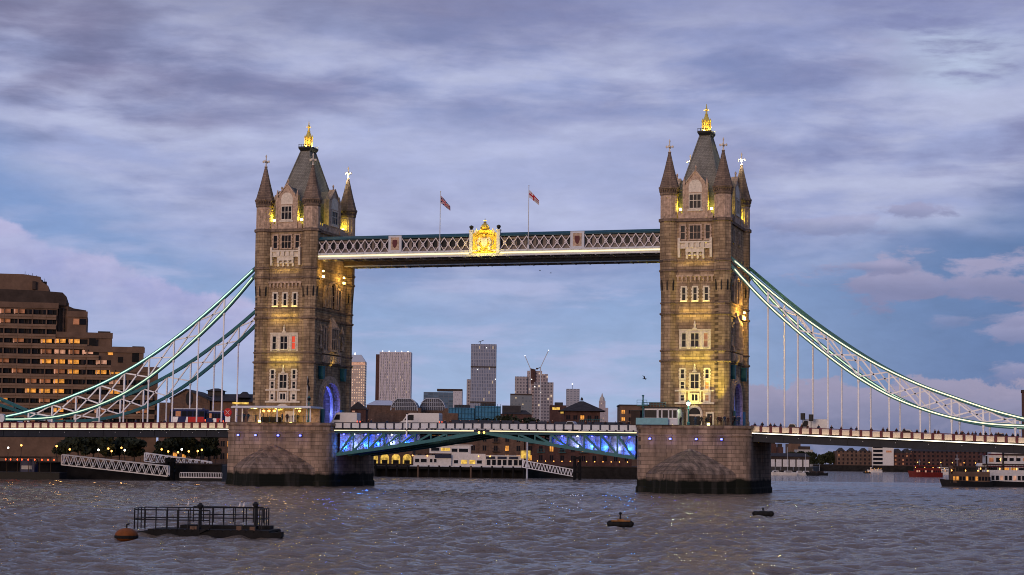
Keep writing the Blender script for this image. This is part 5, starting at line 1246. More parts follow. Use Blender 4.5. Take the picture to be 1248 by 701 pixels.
    for a in (506, 524, 586, 600, 640): q = MB(); q.lathe([(.06, Z(556)-.2), (.22, Z(556)), (.06, Z(556)+.2)], X(a), -.45, 8); q.build('wall_lamp', MT['amber'], t)
    j, w = root_at('jetty', 'black timber jetty with piles under the white pier building', 'jetty', 458, 645, D3-1.5, 0); j['_org'] = [0, 0, 0]
    X2 = lambda p: lx(p, 458, 645, D3-1.5)
    MB().box(-w/2, w/2, -1.5, 12, 2.4, 3.15).build('deck', MT['timber'], j); MB().box(-w/2+.5, w/2-.5, 1.5, 11, -1, 2.39).build('fender_wall', MT['timber'], j)
    for i in range(15): x = -w/2+1+i*(w-2)/14; MB().tube([(x, -1.8, -1.5), (x, -1.8, 3.6)], .28, 8).build('pile', MT['timber' if i not in (4, 9) else 'concrete'], j)
    s, w = root_at('yellow_sign', 'bright yellow sign board at the end of the white pier building', 'sign', 637, 649, D3-4, 3.15)
    q = MB(); q.box(-1.45, 1.45, -.1, .1, Z(558), Z(548.5)); q.build('board', MT['yellowwin'], s); q = MB(); q.box(-1.2, -1.0, -.05, .05, 3.15, Z(558)); q.box(1.0, 1.2, -.05, .05, 3.15, Z(558)); q.build('post', MT['iron'], s)
    p, w = root_at('white_mast', 'tall white mast standing at the jetty in front of the warehouses', 'mast', 643.5, 646.5, D3-6, 0); p['_org'] = [0, 0, 0]
    MB().tube([(0, 0, -1), (0, 0, ztop(520, 645, D3))], [.3, .22], 8).build('pole', MT['palepaint'], p); MB().box(-.4, .4, -.4, .4, 3.0, 4.2).build('collar', MT['palepaint'], p)
mid()
def gangway(a, ya, b, yb, D, h, label, n=14):
    """white truss footbridge down to a pontoon"""
    P, Q = W(a, ya, D), W(b, yb, D); c = (P+Q)/2
    t = thing('gangway', label, 'gangway', c, 0, 'white truss gangways', org=True)
    d = FWH*2.2
    for off, nm in ((Vector((0,0,0)), 'truss'), (d, 'truss')):
        q = MB(); up = Vector((0, 0, h))
        q.beam(P+off, Q+off, .24, .24); q.beam(P+off+up, Q+off+up, .24, .24)
        for i in range(n):
            u0, u1 = P.lerp(Q, i/n)+off, P.lerp(Q, (i+1)/n)+off; m_ = u0.lerp(u1, .5)
            q.beam(u0, m_+up, .15, .15); q.beam(m_+up, u1, .15, .15)
        q.beam(P+off, P+off+up, .22, .22); q.beam(Q+off, Q+off+up, .22, .22)
        q.build(nm, MT['white'], t)
    q = MB(); q.loft([[tuple(P+Vector((0,0,.1))), tuple(P+d+Vector((0,0,.1))), tuple(P+d+Vector((0,0,.25))), tuple(P+Vector((0,0,.25)))], [tuple(Q+Vector((0,0,.1))), tuple(Q+d+Vector((0,0,.1))), tuple(Q+d+Vector((0,0,.25))), tuple(Q+Vector((0,0,.25)))]]); q.build('walkway_deck', MT['concretedark'], t)
gangway(75, 566.5, 204, 580.5, 425., 2.2, 'long white truss gangway sloping down to the pontoon on the left')
gangway(176, 562, 256, 573, 452., 1.9, 'second white truss gangway partly hidden by the dark mooring piles', 11)
gangway(637, 569.5, 700, 581, 566., 2.0, 'white gangway dropping from the jetty in the middle of the bridge', 16)
def dolphin(a, b, yt, D, label):
    t, w = root_at('mooring_dolphin', label, 'mooring post', a, b, D, 0); t['_org'] = [0, 0, 0]
    z = ztop(yt, a, D)
    for i, (x, y) in enumerate(((-w/2+.4, 0), (w/2-.4, 0), (-w/2+.4, 1.8), (w/2-.4, 1.8))): MB().tube([(x, y, -2), (x*.96, y, z)], .38, 8).build('pile', MT['timber'], t)
    q = MB(); q.box(-w/2, w/2, -.5, 2.3, z-.9, z-.3); q.box(-w/2, w/2, -.5, 2.3, 2.0, 2.5); q.beam((-w/2+.4, -.3, 2.4), (w/2-.4, -.3, z-.6), .3, .3); q.build('brace', MT['timber'], t)
dolphin(701, 711, 556, 560., 'dark mooring dolphin near the middle gangway'); dolphin(206, 217, 558, 430., 'dark mooring piles at the foot of the left gangways')
def left_bank():
    t = thing('embankment_wall', 'dark embankment wall along the left bank under the hotel', 'river wall', G(latpx(60, 437), 437, 0), YAW); t['_org'] = [0, 0, 0]
    MB().box(-150, 40, -.6, .9, -2, 3.6).build('wall', MT['wharf'], t); MB().box(-150, 40, -.8, 1.0, 3.6, 3.9).build('coping', MT['concretedark'], t)
    q = MB()
    for i in range(60): q.box(-60+i*1.7-.04, -60+i*1.7+.04, -.3, -.2, 3.9, 4.9)
    q.box(-60, 40, -.3, -.2, 4.9, 5.0); q.build('railing', MT['iron'], t)
    t = thing('embankment_wall', 'dark river wall behind the jetty between the two piers', 'river wall', G(latpx(620, 606), 606, 0), YAW); t['_org'] = [0, 0, 0]
    MB().box(-75, 46, -.6, .9, -2, 3.6).build('wall', MT['wharf'], t); MB().box(-75, 46, -.8, 1.0, 3.6, 3.9).build('coping', MT['concretedark'], t)
    t = thing('embankment_wall', 'long low river wall of the far right bank', 'river wall', G(latpx(1125, 1478), 1478, 0), YAW); t['_org'] = [0, 0, 0]
    MB().box(-85, 110, -.6, .9, -2, 4.2).build('wall', MT['wharf'], t); MB().box(-85, 110, -.8, 1.0, 4.2, 4.6).build('coping', MT['concretedark'], t)
    # pontoon with its shelter and red lanterns
    t, w = root_at('pier_pontoon', 'dark pontoon landing with red lanterns left of the long gangway', 'pontoon', -20, 78, 422., 0); t['_org'] = [0, 0, 0]
    MB().box(-w/2, w/2, 0, 7, -.5, 1.6).build('hull', MT['hull'], t)
    q = MB(); q.box(-w/2+.5, w/2-3, 1, 6, 4.6, 4.85)
    for i in range(7): q.box(-w/2+1+i*2.4-.07, -w/2+1+i*2.4+.07, 1.1, 1.25, 1.6, 4.6)
    q.build('canopy', MT['concretedark'], t)
    MB().box(-w*.02, w*.16, 2, 5, 1.6, 4.4).build('kiosk', MT['busnavy'], t); MB().box(w*.0, w*.13, 1.9, 1.99, 2.2, 3.0).build('notice_board', MT['palepaint'], t)
    for i in range(12): x = -w/2+1.4+i*(w-3)/11; MB().lathe([(.06, 4.1), (.17, 4.3), (.06, 4.5)], x+rnd.uniform(-.3, .3), 1.0, 6).build('red_lantern', MT['redlamp'], t)
    t, w = root_at('pontoon_rail', 'white railed landing stage at the foot of the farther tower pier', 'landing stage', 224, 275, 428., 0); t['_org'] = [0, 0, 0]
    MB().box(-w/2, w/2, 0, 5, -.5, .7).build('hull', MT['hull'], t); q = MB()
    for i in range(26): x = -w/2+i*w/25; q.box(x-.05, x+.05, .1, .2, .7, 1.8)
    q.box(-w/2, w/2, .1, .2, 1.8, 1.95); q.box(-w/2, w/2, .08, .22, .72, .95); q.build('railing', MT['white'], t)
    # promenade lamps
    for i, (px, py, D) in enumerate(((10, 546, 470), (26, 543, 455), (69, 544, 455), (85, 548, 462), (120, 548.5, 458), (132, 547, 475), (136, 550, 490), (148, 546, 482), (152, 549, 460), (197, 548, 462), (205, 550.5, 480), (217, 551.5, 455), (221.5, 548, 466), (230, 550.5, 478), (241, 550, 466), (246, 548.5, 476))):
        p = W(px, py, D); t = thing('street_lamp', 'small amber globe lamp post on the left bank promenade', 'street lamp', (p.x, p.y, 3.4), 0, 'amber lamps along the left bank'); 
        h = p.z-3.4
        MB().tube([(0, 0, 0), (0, 0, h-.3)], [.09, .06], 6).build('post', MT['iron'], t)
        MB().lathe([(.06, h-.2), (.2, h-.1), (.24, h+.05), (.18, h+.2), (.04, h+.28)], 0, 0, 8).build('globe', MT['amber'] if i % 4 else MT['whitelamp'], t)
        if i % 2 == 0: lamp('POINT', (0, 0, h-.6), 170, (1.0, .5, .14), t, rad=.3)
left_bank()
def leaf_cloud(mb, c, rx, rz, n, s):
    for _ in range(n):
        while True:
            a = Vector((rnd.uniform(-1, 1), rnd.uniform(-1, 1), rnd.uniform(-1, 1)))
            if .25 < a.length < 1: break
        p = Vector((c[0]+a.x*rx, c[1]+a.y*rx, c[2]+a.z*rz)); u = Vector((rnd.gauss(0, 1), rnd.gauss(0, 1), rnd.gauss(0, 1))).normalized(); v = u.orthogonal().normalized(); k = s*rnd.uniform(.6, 1.4)
        mb.add([p+u*k, p+v*k*.6, p-u*k, p-v*k*.6], [(0, 1, 2, 3)])
def tree(px, D, yt, label, group, wid=1.0, z=3.4):
    p = G(latpx(px, D), D, z); h = ztop(yt, px, D)-z
    t = thing('tree', label, 'tree', p, rnd.uniform(0, 6), group); t['_org'] = [0, 0, 0]
    q = MB(); q.tube([(0, 0, -.2), (.1, 0, h*.3), (0, .1, h*.62)], [h*.035, h*.026, h*.012], 7)
    for k in range(6): a = k*1.05; q.tube([(0, 0, h*(.28+.04*k)), (math.cos(a)*h*.2*wid, math.sin(a)*h*.2*wid, h*(.5+.05*k))], [h*.014, h*.005], 5)
    q.build('trunk', MT['bark'], t)
    m = MB(); s = max(.28, D*.0011)
    for k in range(11):
        a = rnd.uniform(0, 6.28); r_ = h*.24*wid*rnd.uniform(.2, 1); leaf_cloud(m, (math.cos(a)*r_, math.sin(a)*r_, h*rnd.uniform(.38, .84)), h*.17*wid, h*.13, 120, s)
    m.build('crown', MT['leaf'], t)
for i, (px, D, y) in enumerate(((84, 500, 528), (100, 492, 530), (118, 505, 526), (133, 495, 531), (150, 500, 527), (168, 490, 530), (205, 492, 531), (222, 500, 528), (240, 490, 532), (258, 497, 529))): tree(px, D, y, 'dark leafy promenade tree on the left bank below the deck', 'promenade trees under the left span', 1.2)
for px, D, y in ((596, 690, 507), (606, 690, 506), (617, 688, 503), (628, 690, 507), (640, 688, 506)): tree(px, D, y, 'dark tree crown over the middle span parapet near blue sheeting', 'trees behind the middle span', 1.2)
for px, D, y in ((956, 1090, 555), (968, 1092, 551), (980, 1088, 549), (991, 1085, 552), (1003, 1500, 554), (1012, 1502, 551), (1019, 1504, 552), (1098, 1506, 556), (1106, 1503, 554)): tree(px, D, y, 'dark tree on the far right bank beyond the nearer pier', 'trees on the far right bank', 1.3)
def right_bank():
    t, w, h = block('white_sheds', 'row of white fronted boat sheds right of the nearer pier', 'shed', 938, 988, 556.5, 1030, 16, 'concretedark')
    for i in range(6):
        x = -w/2+w*(i+.5)/6; MB().box(x-w/15, x+w/15, -.25, -.02, 3.6, h-1.6).build('white_door', MT['boatwhite'], t)
    MB().frus(-w/2-.5, w/2+.5, -.6, 16.5, h, -w/2+1, w/2-1, 5, 11, h+1.8).build('roof', MT['darkroof'], t)
    for a, b, y, D, m, l in ((939, 948, 541, 1250, 'brickred', 'narrow dark chimney stack block beside the nearer pier'), (950, 956, 545, 1240, 'brickred', 'second narrow dark stack right of the pier'), (962, 977, 541, 1350, 'concrete', 'pale blank tower block above the white sheds'), (973, 992, 548, 1300, 'render', 'domed pale block behind the white sheds')):
        t, w, h = block('distant_block', l, 'building', a, b, y, D, 14, m); MB().box(-w*.3, w*.35, 2, 10, h, h+2.2).build('roof', MT['concretedark'], t)
    t, w, h = block('brick_flats', 'brown brick riverside flats with balconies on the far right bank', 'flats', 1021, 1063, 550, 1490, 18, 'brick'); grid_windows(t, w, 4, 8, 6.0, 3.0, 1.3, 1.7, lit=.06, frame='brick', litm='dimwin')
    for x in (-w*.36, -w*.05, w*.3): MB().prism([(x-2.8, h), (x+2.8, h), (x, h+2.6)], -.2, 12).build('roof', MT['darkroof'], t)
    t, w, h = block('white_flats', 'white stepped block of flats on the far right bank', 'flats', 1064, 1090, 545, 1488, 16, 'boatwhite')
    for k in range(6): MB().box(-w*.46, -w*.02, -.4, -.02, 5.5+k*3.1, 7.3+k*3.1).build('balcony_recess', MT['glass'], t)
    MB().box(-w*.4, w*.2, 1, 9, h, h+3).build('upper_storey', MT['boatwhite'], t); MB().box(w*.15, w*.4, -.3, -.02, h-4, h-2.6).build('window', MT['dimwin'], t)
    t, w, h = block('dark_red_flats', 'dark red gabled flats right of the white block', 'flats', 1090, 1113, 552, 1492, 18, 'brickred'); grid_windows(t, w, 4, 5, 6.0, 3.0, 1.3, 1.6, lit=.08, frame='brickred', litm='dimwin')
    for x in (-w*.25, w*.25): MB().prism([(x-w*.25, h), (x+w*.25, h), (x, h+3.2)], -.2, 14).build('roof', MT['darkroof'], t)
    t, w, h = block('long_dark_terrace', 'long dark terrace with amber quay lamps behind the boats', 'terrace', 1113, 1235, 551, 1495, 20, 'brickred'); grid_windows(t, w, 4, 22, 6.0, 3.1, 1.5, 1.6, lit=.05, frame='brickred', litm='dimwin')
    MB().frus(-w/2-.4, w/2+.4, -.4, 20.4, h, -w/2+4, w/2-4, 7, 13, h+3).build('roof', MT['darkroof'], t)
    for i in range(9): x = -w/2+3+i*(w-6)/8; q = MB(); q.lathe([(.1, 7), (.4, 7.3), (.1, 7.7)], x, -3.9, 6); q.build('quay_lamp', MT['amber'], MB().box(x-.08, x+.08, -4, -3.8, 3.4, 6.99).build('lamp_post', MT['iron'], t))
    t, w, h = block('pale_roof_range', 'pale low range showing over the dark terrace roofs', 'building', 1120, 1190, 546.5, 1700, 20, 'concrete'); MB().box(-w/2, w/2, 3, 16, h, h+1.5).build('roof', MT['concretedark'], t)
    t, w, h = block('edge_building', 'dark brick building cut by the right edge of the view', 'building', 1247, 1278, 478, 620, 9, 'brickred', rz=-.25)
    MB().box(-w/2-.2, w/2, -.3, 9, h, h+.7).build('parapet', MT['concretedark'], t); grid_windows(t, w, 5, 3, 7, 3.4, 1.2, 1.7, lit=.1, frame='brickred')
right_bank()

# ------------------------------------------------------------------ boats
def hull_mesh(L, B, H, sheer=.5, n=14, z0=-.5, bowcut=.35):
    """ship-shaped hull along x: bow at -x"""
    q = MB(); rings = []
    for i in range(n+1):
        u = i/n; x = -L/2+L*u
        b = B/2*(min(1, (u/bowcut))**.6 if u < bowcut else (1 if u < .85 else 1-.25*((u-.85)/.15)**2)); b = max(b, .06)
        zt = H+sheer*((1-u)**2.2) + sheer*.3*max(0, (u-.8)/.2)**2
        off = -(1-u)**6*.8
        rings.append([(x+off, -b, zt), (x, -b*.8, z0+.3), (x, 0, z0), (x, b*.8, z0+.3), (x+off, b, zt)])
    n_ = len(rings[0]); return q.loft(rings)
def passenger_boat(px0, px1, yw, D, label, hullm, cabm, two=True, lit='amberwin', name='passenger_boat', group=None, vs=1.65, hf=.062):
    c = (px0+px1)/2; L = (px1-px0)/F_PX*D; p = G(latpx(c, D), D, 0)
    t = thing(name, label, 'boat', p, YAW, group); t['_org'] = [0, 0, 0]; B = L*.2
    hull_mesh(L, B, L*(hf+.008), L*hf*.65).build('hull', MT[hullm], t)
    h0 = L*hf; q = MB(); q.box(-L*.30, L*.44, -B*.42, B*.42, h0, h0+L*.075); q.build('cabin', MT[cabm], t)
    n = 12
    for i in range(n): x = -L*.28+i*L*.71/(n-1); MB().box(x-L*.022, x+L*.022, -B*.42-.06, -B*.42-.005, h0+L*.02, h0+L*.055).build('window', MT[lit if i in (0, 1, 4, 7) else 'glass'], t)
    if two:
        q = MB()
        for i in range(9): x = -L*.27+i*L*.66/8; q.box(x-.05, x+.05, -B*.40, -B*.38, h0+L*.077, h0+L*.135); q.box(x-.05, x+.05, B*.38, B*.40, h0+L*.077, h0+L*.135)
        q.box(-L*.30, L*.42, -B*.43, B*.43, h0+L*.135, h0+L*.147); q.build('canopy', MT['concretedark' if hullm == 'hull' else cabm], t)
        q = MB(); q.box(-L*.31, L*.44, -B*.43, -B*.42, h0+L*.075, h0+L*.098); q.box(-L*.31, L*.44, B*.42, B*.43, h0+L*.075, h0+L*.098); q.build('railing', MT[cabm], t)
    q = MB(); q.box(-L*.36, -L*.24, -B*.3, B*.3, h0, h0+L*.13); q.frus(-L*.37, -L*.23, -B*.32, B*.32, h0+L*.13, -L*.35, -L*.25, -B*.28, B*.28, h0+L*.15); q.build('wheelhouse', MT[cabm], t)
    q = MB(); q.box(-L*.362, -L*.345, -B*.26, B*.26, h0+L*.08, h0+L*.12); q.box(-L*.34, -L*.26, -B*.3-.05, -B*.3-.005, h0+L*.08, h0+L*.12); q.build('windscreen', MT['glass'], t)
    q = MB(); q.tube([(-L*.2, 0, h0+L*.14), (-L*.2, 0, h0+L*.25)], .07, 6); q.beam((-L*.24, 0, h0+L*.21), (-L*.16, 0, h0+L*.21), .08, .08); q.build('mast', MT['palepaint'], t)
    t.scale = (1, 1, vs)
    for x in (-.33, -.05, .2, .4): MB().lathe([(.04, h0+L*.10), (.16, h0+L*.108), (.04, h0+L*.116)], x*L, -B*.45, 6).build('deck_lamp', MT['amber'], t)
    return t, L, B
passenger_boat(1149, 1209, 594, 512., 'black hulled passenger boat with amber lit saloon under a dark canopy', 'hull', 'concrete', vs=2.25, hf=.036)
passenger_boat(1180, 1262, 594, 524., 'white passenger boat with dark windows behind the black hulled boat', 'hull', 'boatwhite', lit='pinkwin', vs=1.9, hf=.03)
passenger_boat(1109, 1149, 581, 905., 'red passenger boat in midstream below the right span', 'boatred', 'boatred', lit='pinkwin')
passenger_boat(1140, 1165, 578, 1150., 'small pale boat with amber lights behind the red boat', 'boatwhite', 'boatwhite')
passenger_boat(1059, 1076, 575.5, 1330., 'small white launch below the white flats', 'boatwhite', 'boatwhite', two=False)
passenger_boat(1054, 1062, 577, 1180., 'tiny dark dinghy left of the white launch', 'hull', 'hull', two=False)
def big_ship():
    D = 548.; t, L, B = passenger_boat(1192, 1335, 592, D, 'large white moored ship with maroon bands cut by the right edge', 'hull', 'boatwhite', name='moored_ship', vs=1.3)
    h = L*.13
    q = MB(); q.box(-L*.44, L*.40, -B*.38, B*.38, h, h+2.3); q.build('upper_deckhouse', MT['boatwhite'], t)
    q = MB(); q.box(-L*.47, L*.44, -B*.41, B*.41, h+2.3, h+2.55); q.box(-L*.47, L*.44, -B*.44, B*.44, h-.3, h-.01); q.build('deck_band', MT['maroon'], t)
    for i in range(14): x = -L*.42+i*1.9; MB().box(x, x+1.2, -B*.38-.06, -B*.38-.005, h+.8, h+1.7).build('window', MT['glass' if i % 5 else 'dimwin'], t)
    q = MB(); q.box(-L*.4, -L*.1, -B*.3, B*.3, h+2.55, h+4.2); q.build('bridge_house', MT['boatwhite'], t)
    for x in (-.45, -.31): MB().tube([(x*L, -B*.5, -1), (x*L, -B*.5, h+4.2)], .22, 7).build('fender_post', MT['timber'], t)
    q = MB(); q.box(-L*.40, -L*.36, -B*.5, B*.2, 0, h-.4); q.build('gangway_frame', MT['timber'], t)
big_ship()
for i, (px, D) in enumerate(((946, 905), (953, 925), (961, 900), (968, 930), (975, 905), (983, 915), (992, 900), (1000, 925))):
    L = 6.5+rnd.uniform(-1, 2.5); p = G(latpx(px, D), D, 0)
    names = ('leftmost moored white motor boat beside the nearer pier', 'dark hulled boat second among the moored boats', 'pale moored sailing boat with a tall thin mast', 'dark moored boat with a wheelhouse, fourth from the pier', 'white cabin boat amid the moored row', 'blue grey moored boat right of the white cabin boat', 'long dark lighter near the right end of the row', 'last dark moored boat at the right end of the row')
    t = thing('moored_boat', names[i], 'boat', p, YAW+rnd.uniform(-.3, .3), 'small boats moored below the white sheds'); t['_org'] = [0, 0, 0]
    dk = i in (1, 3, 6, 7)
    hull_mesh(L, 2.4, 1.0, .6).build('hull', MT['hull' if dk else 'boatwhite'], t); MB().frus(-L*.2, L*.25, -.9, .9, 1.0, -L*.14, L*.22, -.7, .7, 2.0).build('cabin', MT['concretedark' if dk else 'boatwhite'], t)
    MB().box(-L*.12, L*.2, -.9, -.83, 1.25, 1.7).build('window', MT['glass'], t); MB().tube([(0, 0, 1.9), (0, 0, (6, 4, 13, 4, 8, 10, 3, 5)[i])], .07, 5).build('mast', MT['palepaint'], t)

# ------------------------------------------------------------------ floating things in the near river
def PW(px, py): # a point of the water surface
    d = FW + (px-624)/F_PX*RT - (py-350.5)/F_PX*UP; t = -CAM.z/d.z
    return CAM + d*t
def raft():
    c = PW(252, 652); D = (c-CAM).dot(FWH); k = D/F_PX
    t = thing('mooring_raft', 'black steel mooring raft with railings floating in the left foreground', 'raft', (c.x, c.y, 0), YAW-.06); t['_org'] = [0, 0, 0]
    X = lambda p: (p-252)*k
    q = MB()
    for y in (-1.4, 2.2): q.loft([[(X(168), y-.5, -.2), (X(168), y+.5, -.2), (X(168), y+.5, .2), (X(168), y-.5, .2)], [(X(180), y-.7, -.5), (X(180), y+.7, -.5), (X(180), y+.7, .28), (X(180), y-.7, .28)], [(X(330-y*4), y-.7, -.5), (X(330-y*4), y+.7, -.5), (X(330-y*4), y+.7, .28), (X(330-y*4), y-.7, .28)], [(X(343-y*4), y-.5, .0), (X(343-y*4), y+.5, .0), (X(343-y*4), y+.5, .36), (X(343-y*4), y-.5, .36)]])
    q.build('float', MT['timber'], t)
    q = MB(); q.box(X(188), X(334), -2.0, 2.4, .29, .42); q.box(X(216), X(326), .8, 2.4, .42, .66)
    for i in range(15): q.box(X(188)+i*.55, X(188)+i*.55+.42, -2.05, -2.0, .2, .46)
    q.beam((X(250), -2.2, .2), (X(268), -2.3, .75), .12, .12); q.build('deck', MT['timber'], t)
    def rail(name, pts, z0, z1, n):
        q = MB()
        for p0, p1 in zip(pts, pts[1:]):
            P, Q = Vector((*p0, 0)), Vector((*p1, 0)); m = max(1, int((Q-P).length/n))
            for i in range(m+1): r_ = P.lerp(Q, i/m); q.tube([(r_.x, r_.y, z0), (r_.x, r_.y, z1)], .045, 5)
            for z in (z1, (z0+z1)/2+.0): q.tube([(P.x, P.y, z), (Q.x, Q.y, z)], .04, 5)
        q.build(name, MT['iron'], t)
    zt = ztop(620.5, 252, D); 
    rail('railing', [(X(171), -1.9), (X(262), -1.9)], .4, zt-.05, .75); rail('railing', [(X(171), -1.9), (X(171), 1.0), (X(318), 2.9), (X(318), -.6)], .4, zt+.05, .8); rail('railing', [(X(232), .8), (X(318), .8)], .9, zt+.15, .7)
    q = MB()
    for p_, y, zz in ((247, -1.0, 613.5), (309, .6, 612.5)):
        z = ztop(zz, p_, D); q.tube([(X(p_), y, .4), (X(p_), y, z-.35)], .10, 8); q.lathe([(.1, z-.4), (.2, z-.25), (.24, z-.12), (.12, z), (.1, z+.05)], X(p_), y, 10)
    q.build('bollard_post', MT['iron'], t)
    q = MB()
    for p_ in (241, 243, 297, 313): q.box(X(p_)-.16, X(p_)+.2, -1.9, -1.5, .42, .7+rnd.uniform(-.1, .1))
    q.build('fender_block', MT['concrete'], t)
    for p_ in (222, 289, 294, 307):
        b = (X(p_), .8 if p_ > 230 else 1.7, zt+.15); o = thing('gull', 'small white gull perched along the raft railing', 'bird', t.matrix_world @ Vector((0, 0, 0)), 0, 'gulls perched on the raft')
        o.location = Vector((c.x, c.y, 0)) + Matrix.Rotation(YAW-.06, 3, 'Z') @ Vector(b); o['_org'] = [0, 0, 0]
        q = MB(); q.lathe([(.01, 0), (.05, .04), (.075, .12), (.06, .2), (.035, .25), (.045, .3), (.02, .35)], 0, 0, 7); q.tube([(.04, 0, .3), (.1, 0, .29)], .012, 4); q.tube([(-.04, 0, .1), (-.17, 0, .03)], [.05, .02], 5); q.build('body', MT['boatwhite'], o, smooth=True)
    # orange mooring buoy chained to the raft's end
    p = PW(154, 657); b = thing('mooring_buoy', 'round rusty orange buoy at the left end of the black raft', 'buoy', (p.x, p.y, 0)); b['_org'] = [0, 0, 0]
    r_ = 13.2*k; q = MB(); q.lathe([(.05, -.62*r_*.6)] + [(r_*math.cos(a)*1.0, r_*.62*math.sin(a)+.25) for a in [(-.9+.2*i) for i in range(13)] if -1.2 < a < 1.5] + [(.08, r_*.62+.26)], 0, 0, 18)
    q.build('float', MT['orange'], b, smooth=True); MB().lathe([(r_*1.01, .05), (r_*1.03, .15), (r_*1.01, .25)], 0, 0, 18).build('rubbing_band', MT['timber'], b); MB().tube([(0, 0, r_*.6+.2), (0, 0, r_*.6+.5), (.2, 0, r_*.6+.55)], .06, 6).build('shackle', MT['iron'], b)
raft()
MT['buoytop'] = mat('faded_buoy_paint', (.24,.11,.035), .7, var=.5, vs=2)
def barge_buoy(px0, px1, py, label, topm, post):
    c = PW((px0+px1)/2, py); D = (c-CAM).dot(FWH); L = (px1-px0)/F_PX*D
    t = thing('mooring_buoy', label, 'buoy', (c.x, c.y, 0), YAW+.08); t['_org'] = [0, 0, 0]
    q = MB(); n = 12
    q.tube([(-L/2, 0, .15), (-L/2+.15, 0, .2), (L/2-.15, 0, .2), (L/2, 0, .15)], [.16, .28, .28, .16], 14); q.build('float', MT['timber'], t, smooth=True)
    q = MB()
    for i in range(4): x = -L*.36+i*L*.24; q.tube([(x-.12, 0, .2), (x+.12, 0, .2)], .31, 14)
    q.build('tyre_fender', MT['tyre'], t)
    if topm: q = MB(); q.box(-L*.36, L*.36, -.3, .3, .42, .53); q.box(-L*.1, L*.12, -.2, .2, .53, .62); q.build('top_deck', MT[topm], t)
    q = MB(); q.tube([(0, 0, .4), (0, 0, post)], [.1, .07], 7); q.lathe([(.08, post), (.17, post+.12), (.05, post+.25)], 0, 0, 7); q.build('mooring_post', MT['iron'], t)
barge_buoy(740, 772, 641.5, 'low barrel buoy with dull orange top in the middle foreground', 'buoytop', 1.0)
barge_buoy(917, 943, 628.5, 'low dark barrel buoy before the nearer pier', None, .62)

# ------------------------------------------------------------------ on the piers
def PY(px, py, Y):
    d = FW + (px-624)/F_PX*RT - (py-350.5)/F_PX*UP
    return CAM + d*((Y-CAM.y)/d.y)
def cafe():
    y0 = -16.5; a, b = PY(287, 515, y0).x, PY(378, 515, y0).x; zt = PY(330, 497.5, y0).z; zb = 12.3; yb = -11.2
    t = thing('pier_pavilion', 'glass walled pavilion with flat roof and amber lamps at the farther tower', 'pavilion', ((a+b)/2, y0, zb), org=True)
    q = MB(); q.box(a-.6, b+.5, y0-.9, yb, zt, zt+.28); q.box(a-.4, b+.3, y0-.7, yb, zt+.28, zt+.42); q.build('roof', MT['palepaint'], t)
    for x in (a, a+(b-a)*.09, a+(b-a)*.33, a+(b-a)*.56, a+(b-a)*.78, b): MB().box(x-.09, x+.09, y0-.09, y0+.09, zb, zt).build('column', MT['white'], t)
    MB().box(a+.2, b-.2, yb-.3, yb-.1, zb, zt-.01).build('back_wall', MT['trim'], t)
    q = MB()
    for i in range(12): x = a+(b-a)*i/11; q.box(x-.03, x+.03, y0-.02, y0+.02, zb, zb+1.1)
    q.box(a, b, y0-.03, y0+.03, zb+1.1, zb+1.18); q.build('railing', MT['tealdark'], t)
    q = MB(); q.box(a+(b-a)*.62, a+(b-a)*.74, y0+1.5, y0+2.6, zb, zt-.5); q.build('screen', MT['dress'], t)
    for f in (.36, .43, .50, .84): 
        x = a+(b-a)*f; MB().lathe([(.05, zt-.75), (.26, zt-.6), (.26, zt-.42), (.05, zt-.3)], x, y0+.6, 8).build('pendant_lamp', MT['amber'], t); lamp('POINT', (x, y0+1.0, zt-.9), 70, (1.0, .6, .16), t, rad=.15)
    q = MB(); q.box(a-1.0, a+2.4, y0+.5, y0+.65, zt+.75, zt+1.15); q.build('lit_sign', MT['yellowwin'], t)
    q = MB(); 
    for x in (a-.6, a+1.9): q.box(x-.05, x+.05, y0+.52, y0+.62, zt+.4, zt+.75)
    q.build('sign_post', MT['iron'], t)
    q = MB()
    for i in range(4): x = a+(b-a)*(.33+i*.055); q.box(x-.05, x+.05, y0+1.6, y0+1.7, zb, zt-1); 
    q.box(a+(b-a)*.3, a+(b-a)*.55, y0+1.4, y0+2.2, zb, zb+1.0); q.build('counter', MT['timber'], t)
cafe()
def deck_post():
    p = PY(496, 505, -9.9); z0 = PY(496, 532.5, -9.9).z; t = thing('marker_post', 'white marker post fixed upright to the face of the left deck leaf', 'post', (p.x, -9.9, z0), org=True)
    MB().tube([(p.x, -9.95, z0), (p.x, -9.95, p.z)], .16, 8).build('pole', MT['white'], t); MB().box(p.x-.3, p.x+.3, -10.1, -9.72, 11.0, 11.25).build('bracket', MT['iron'], t); MB().lathe([(.17, p.z), (.22, p.z+.1), (.05, p.z+.25)], p.x, -9.95, 8).build('cap', MT['iron'], t)
deck_post()
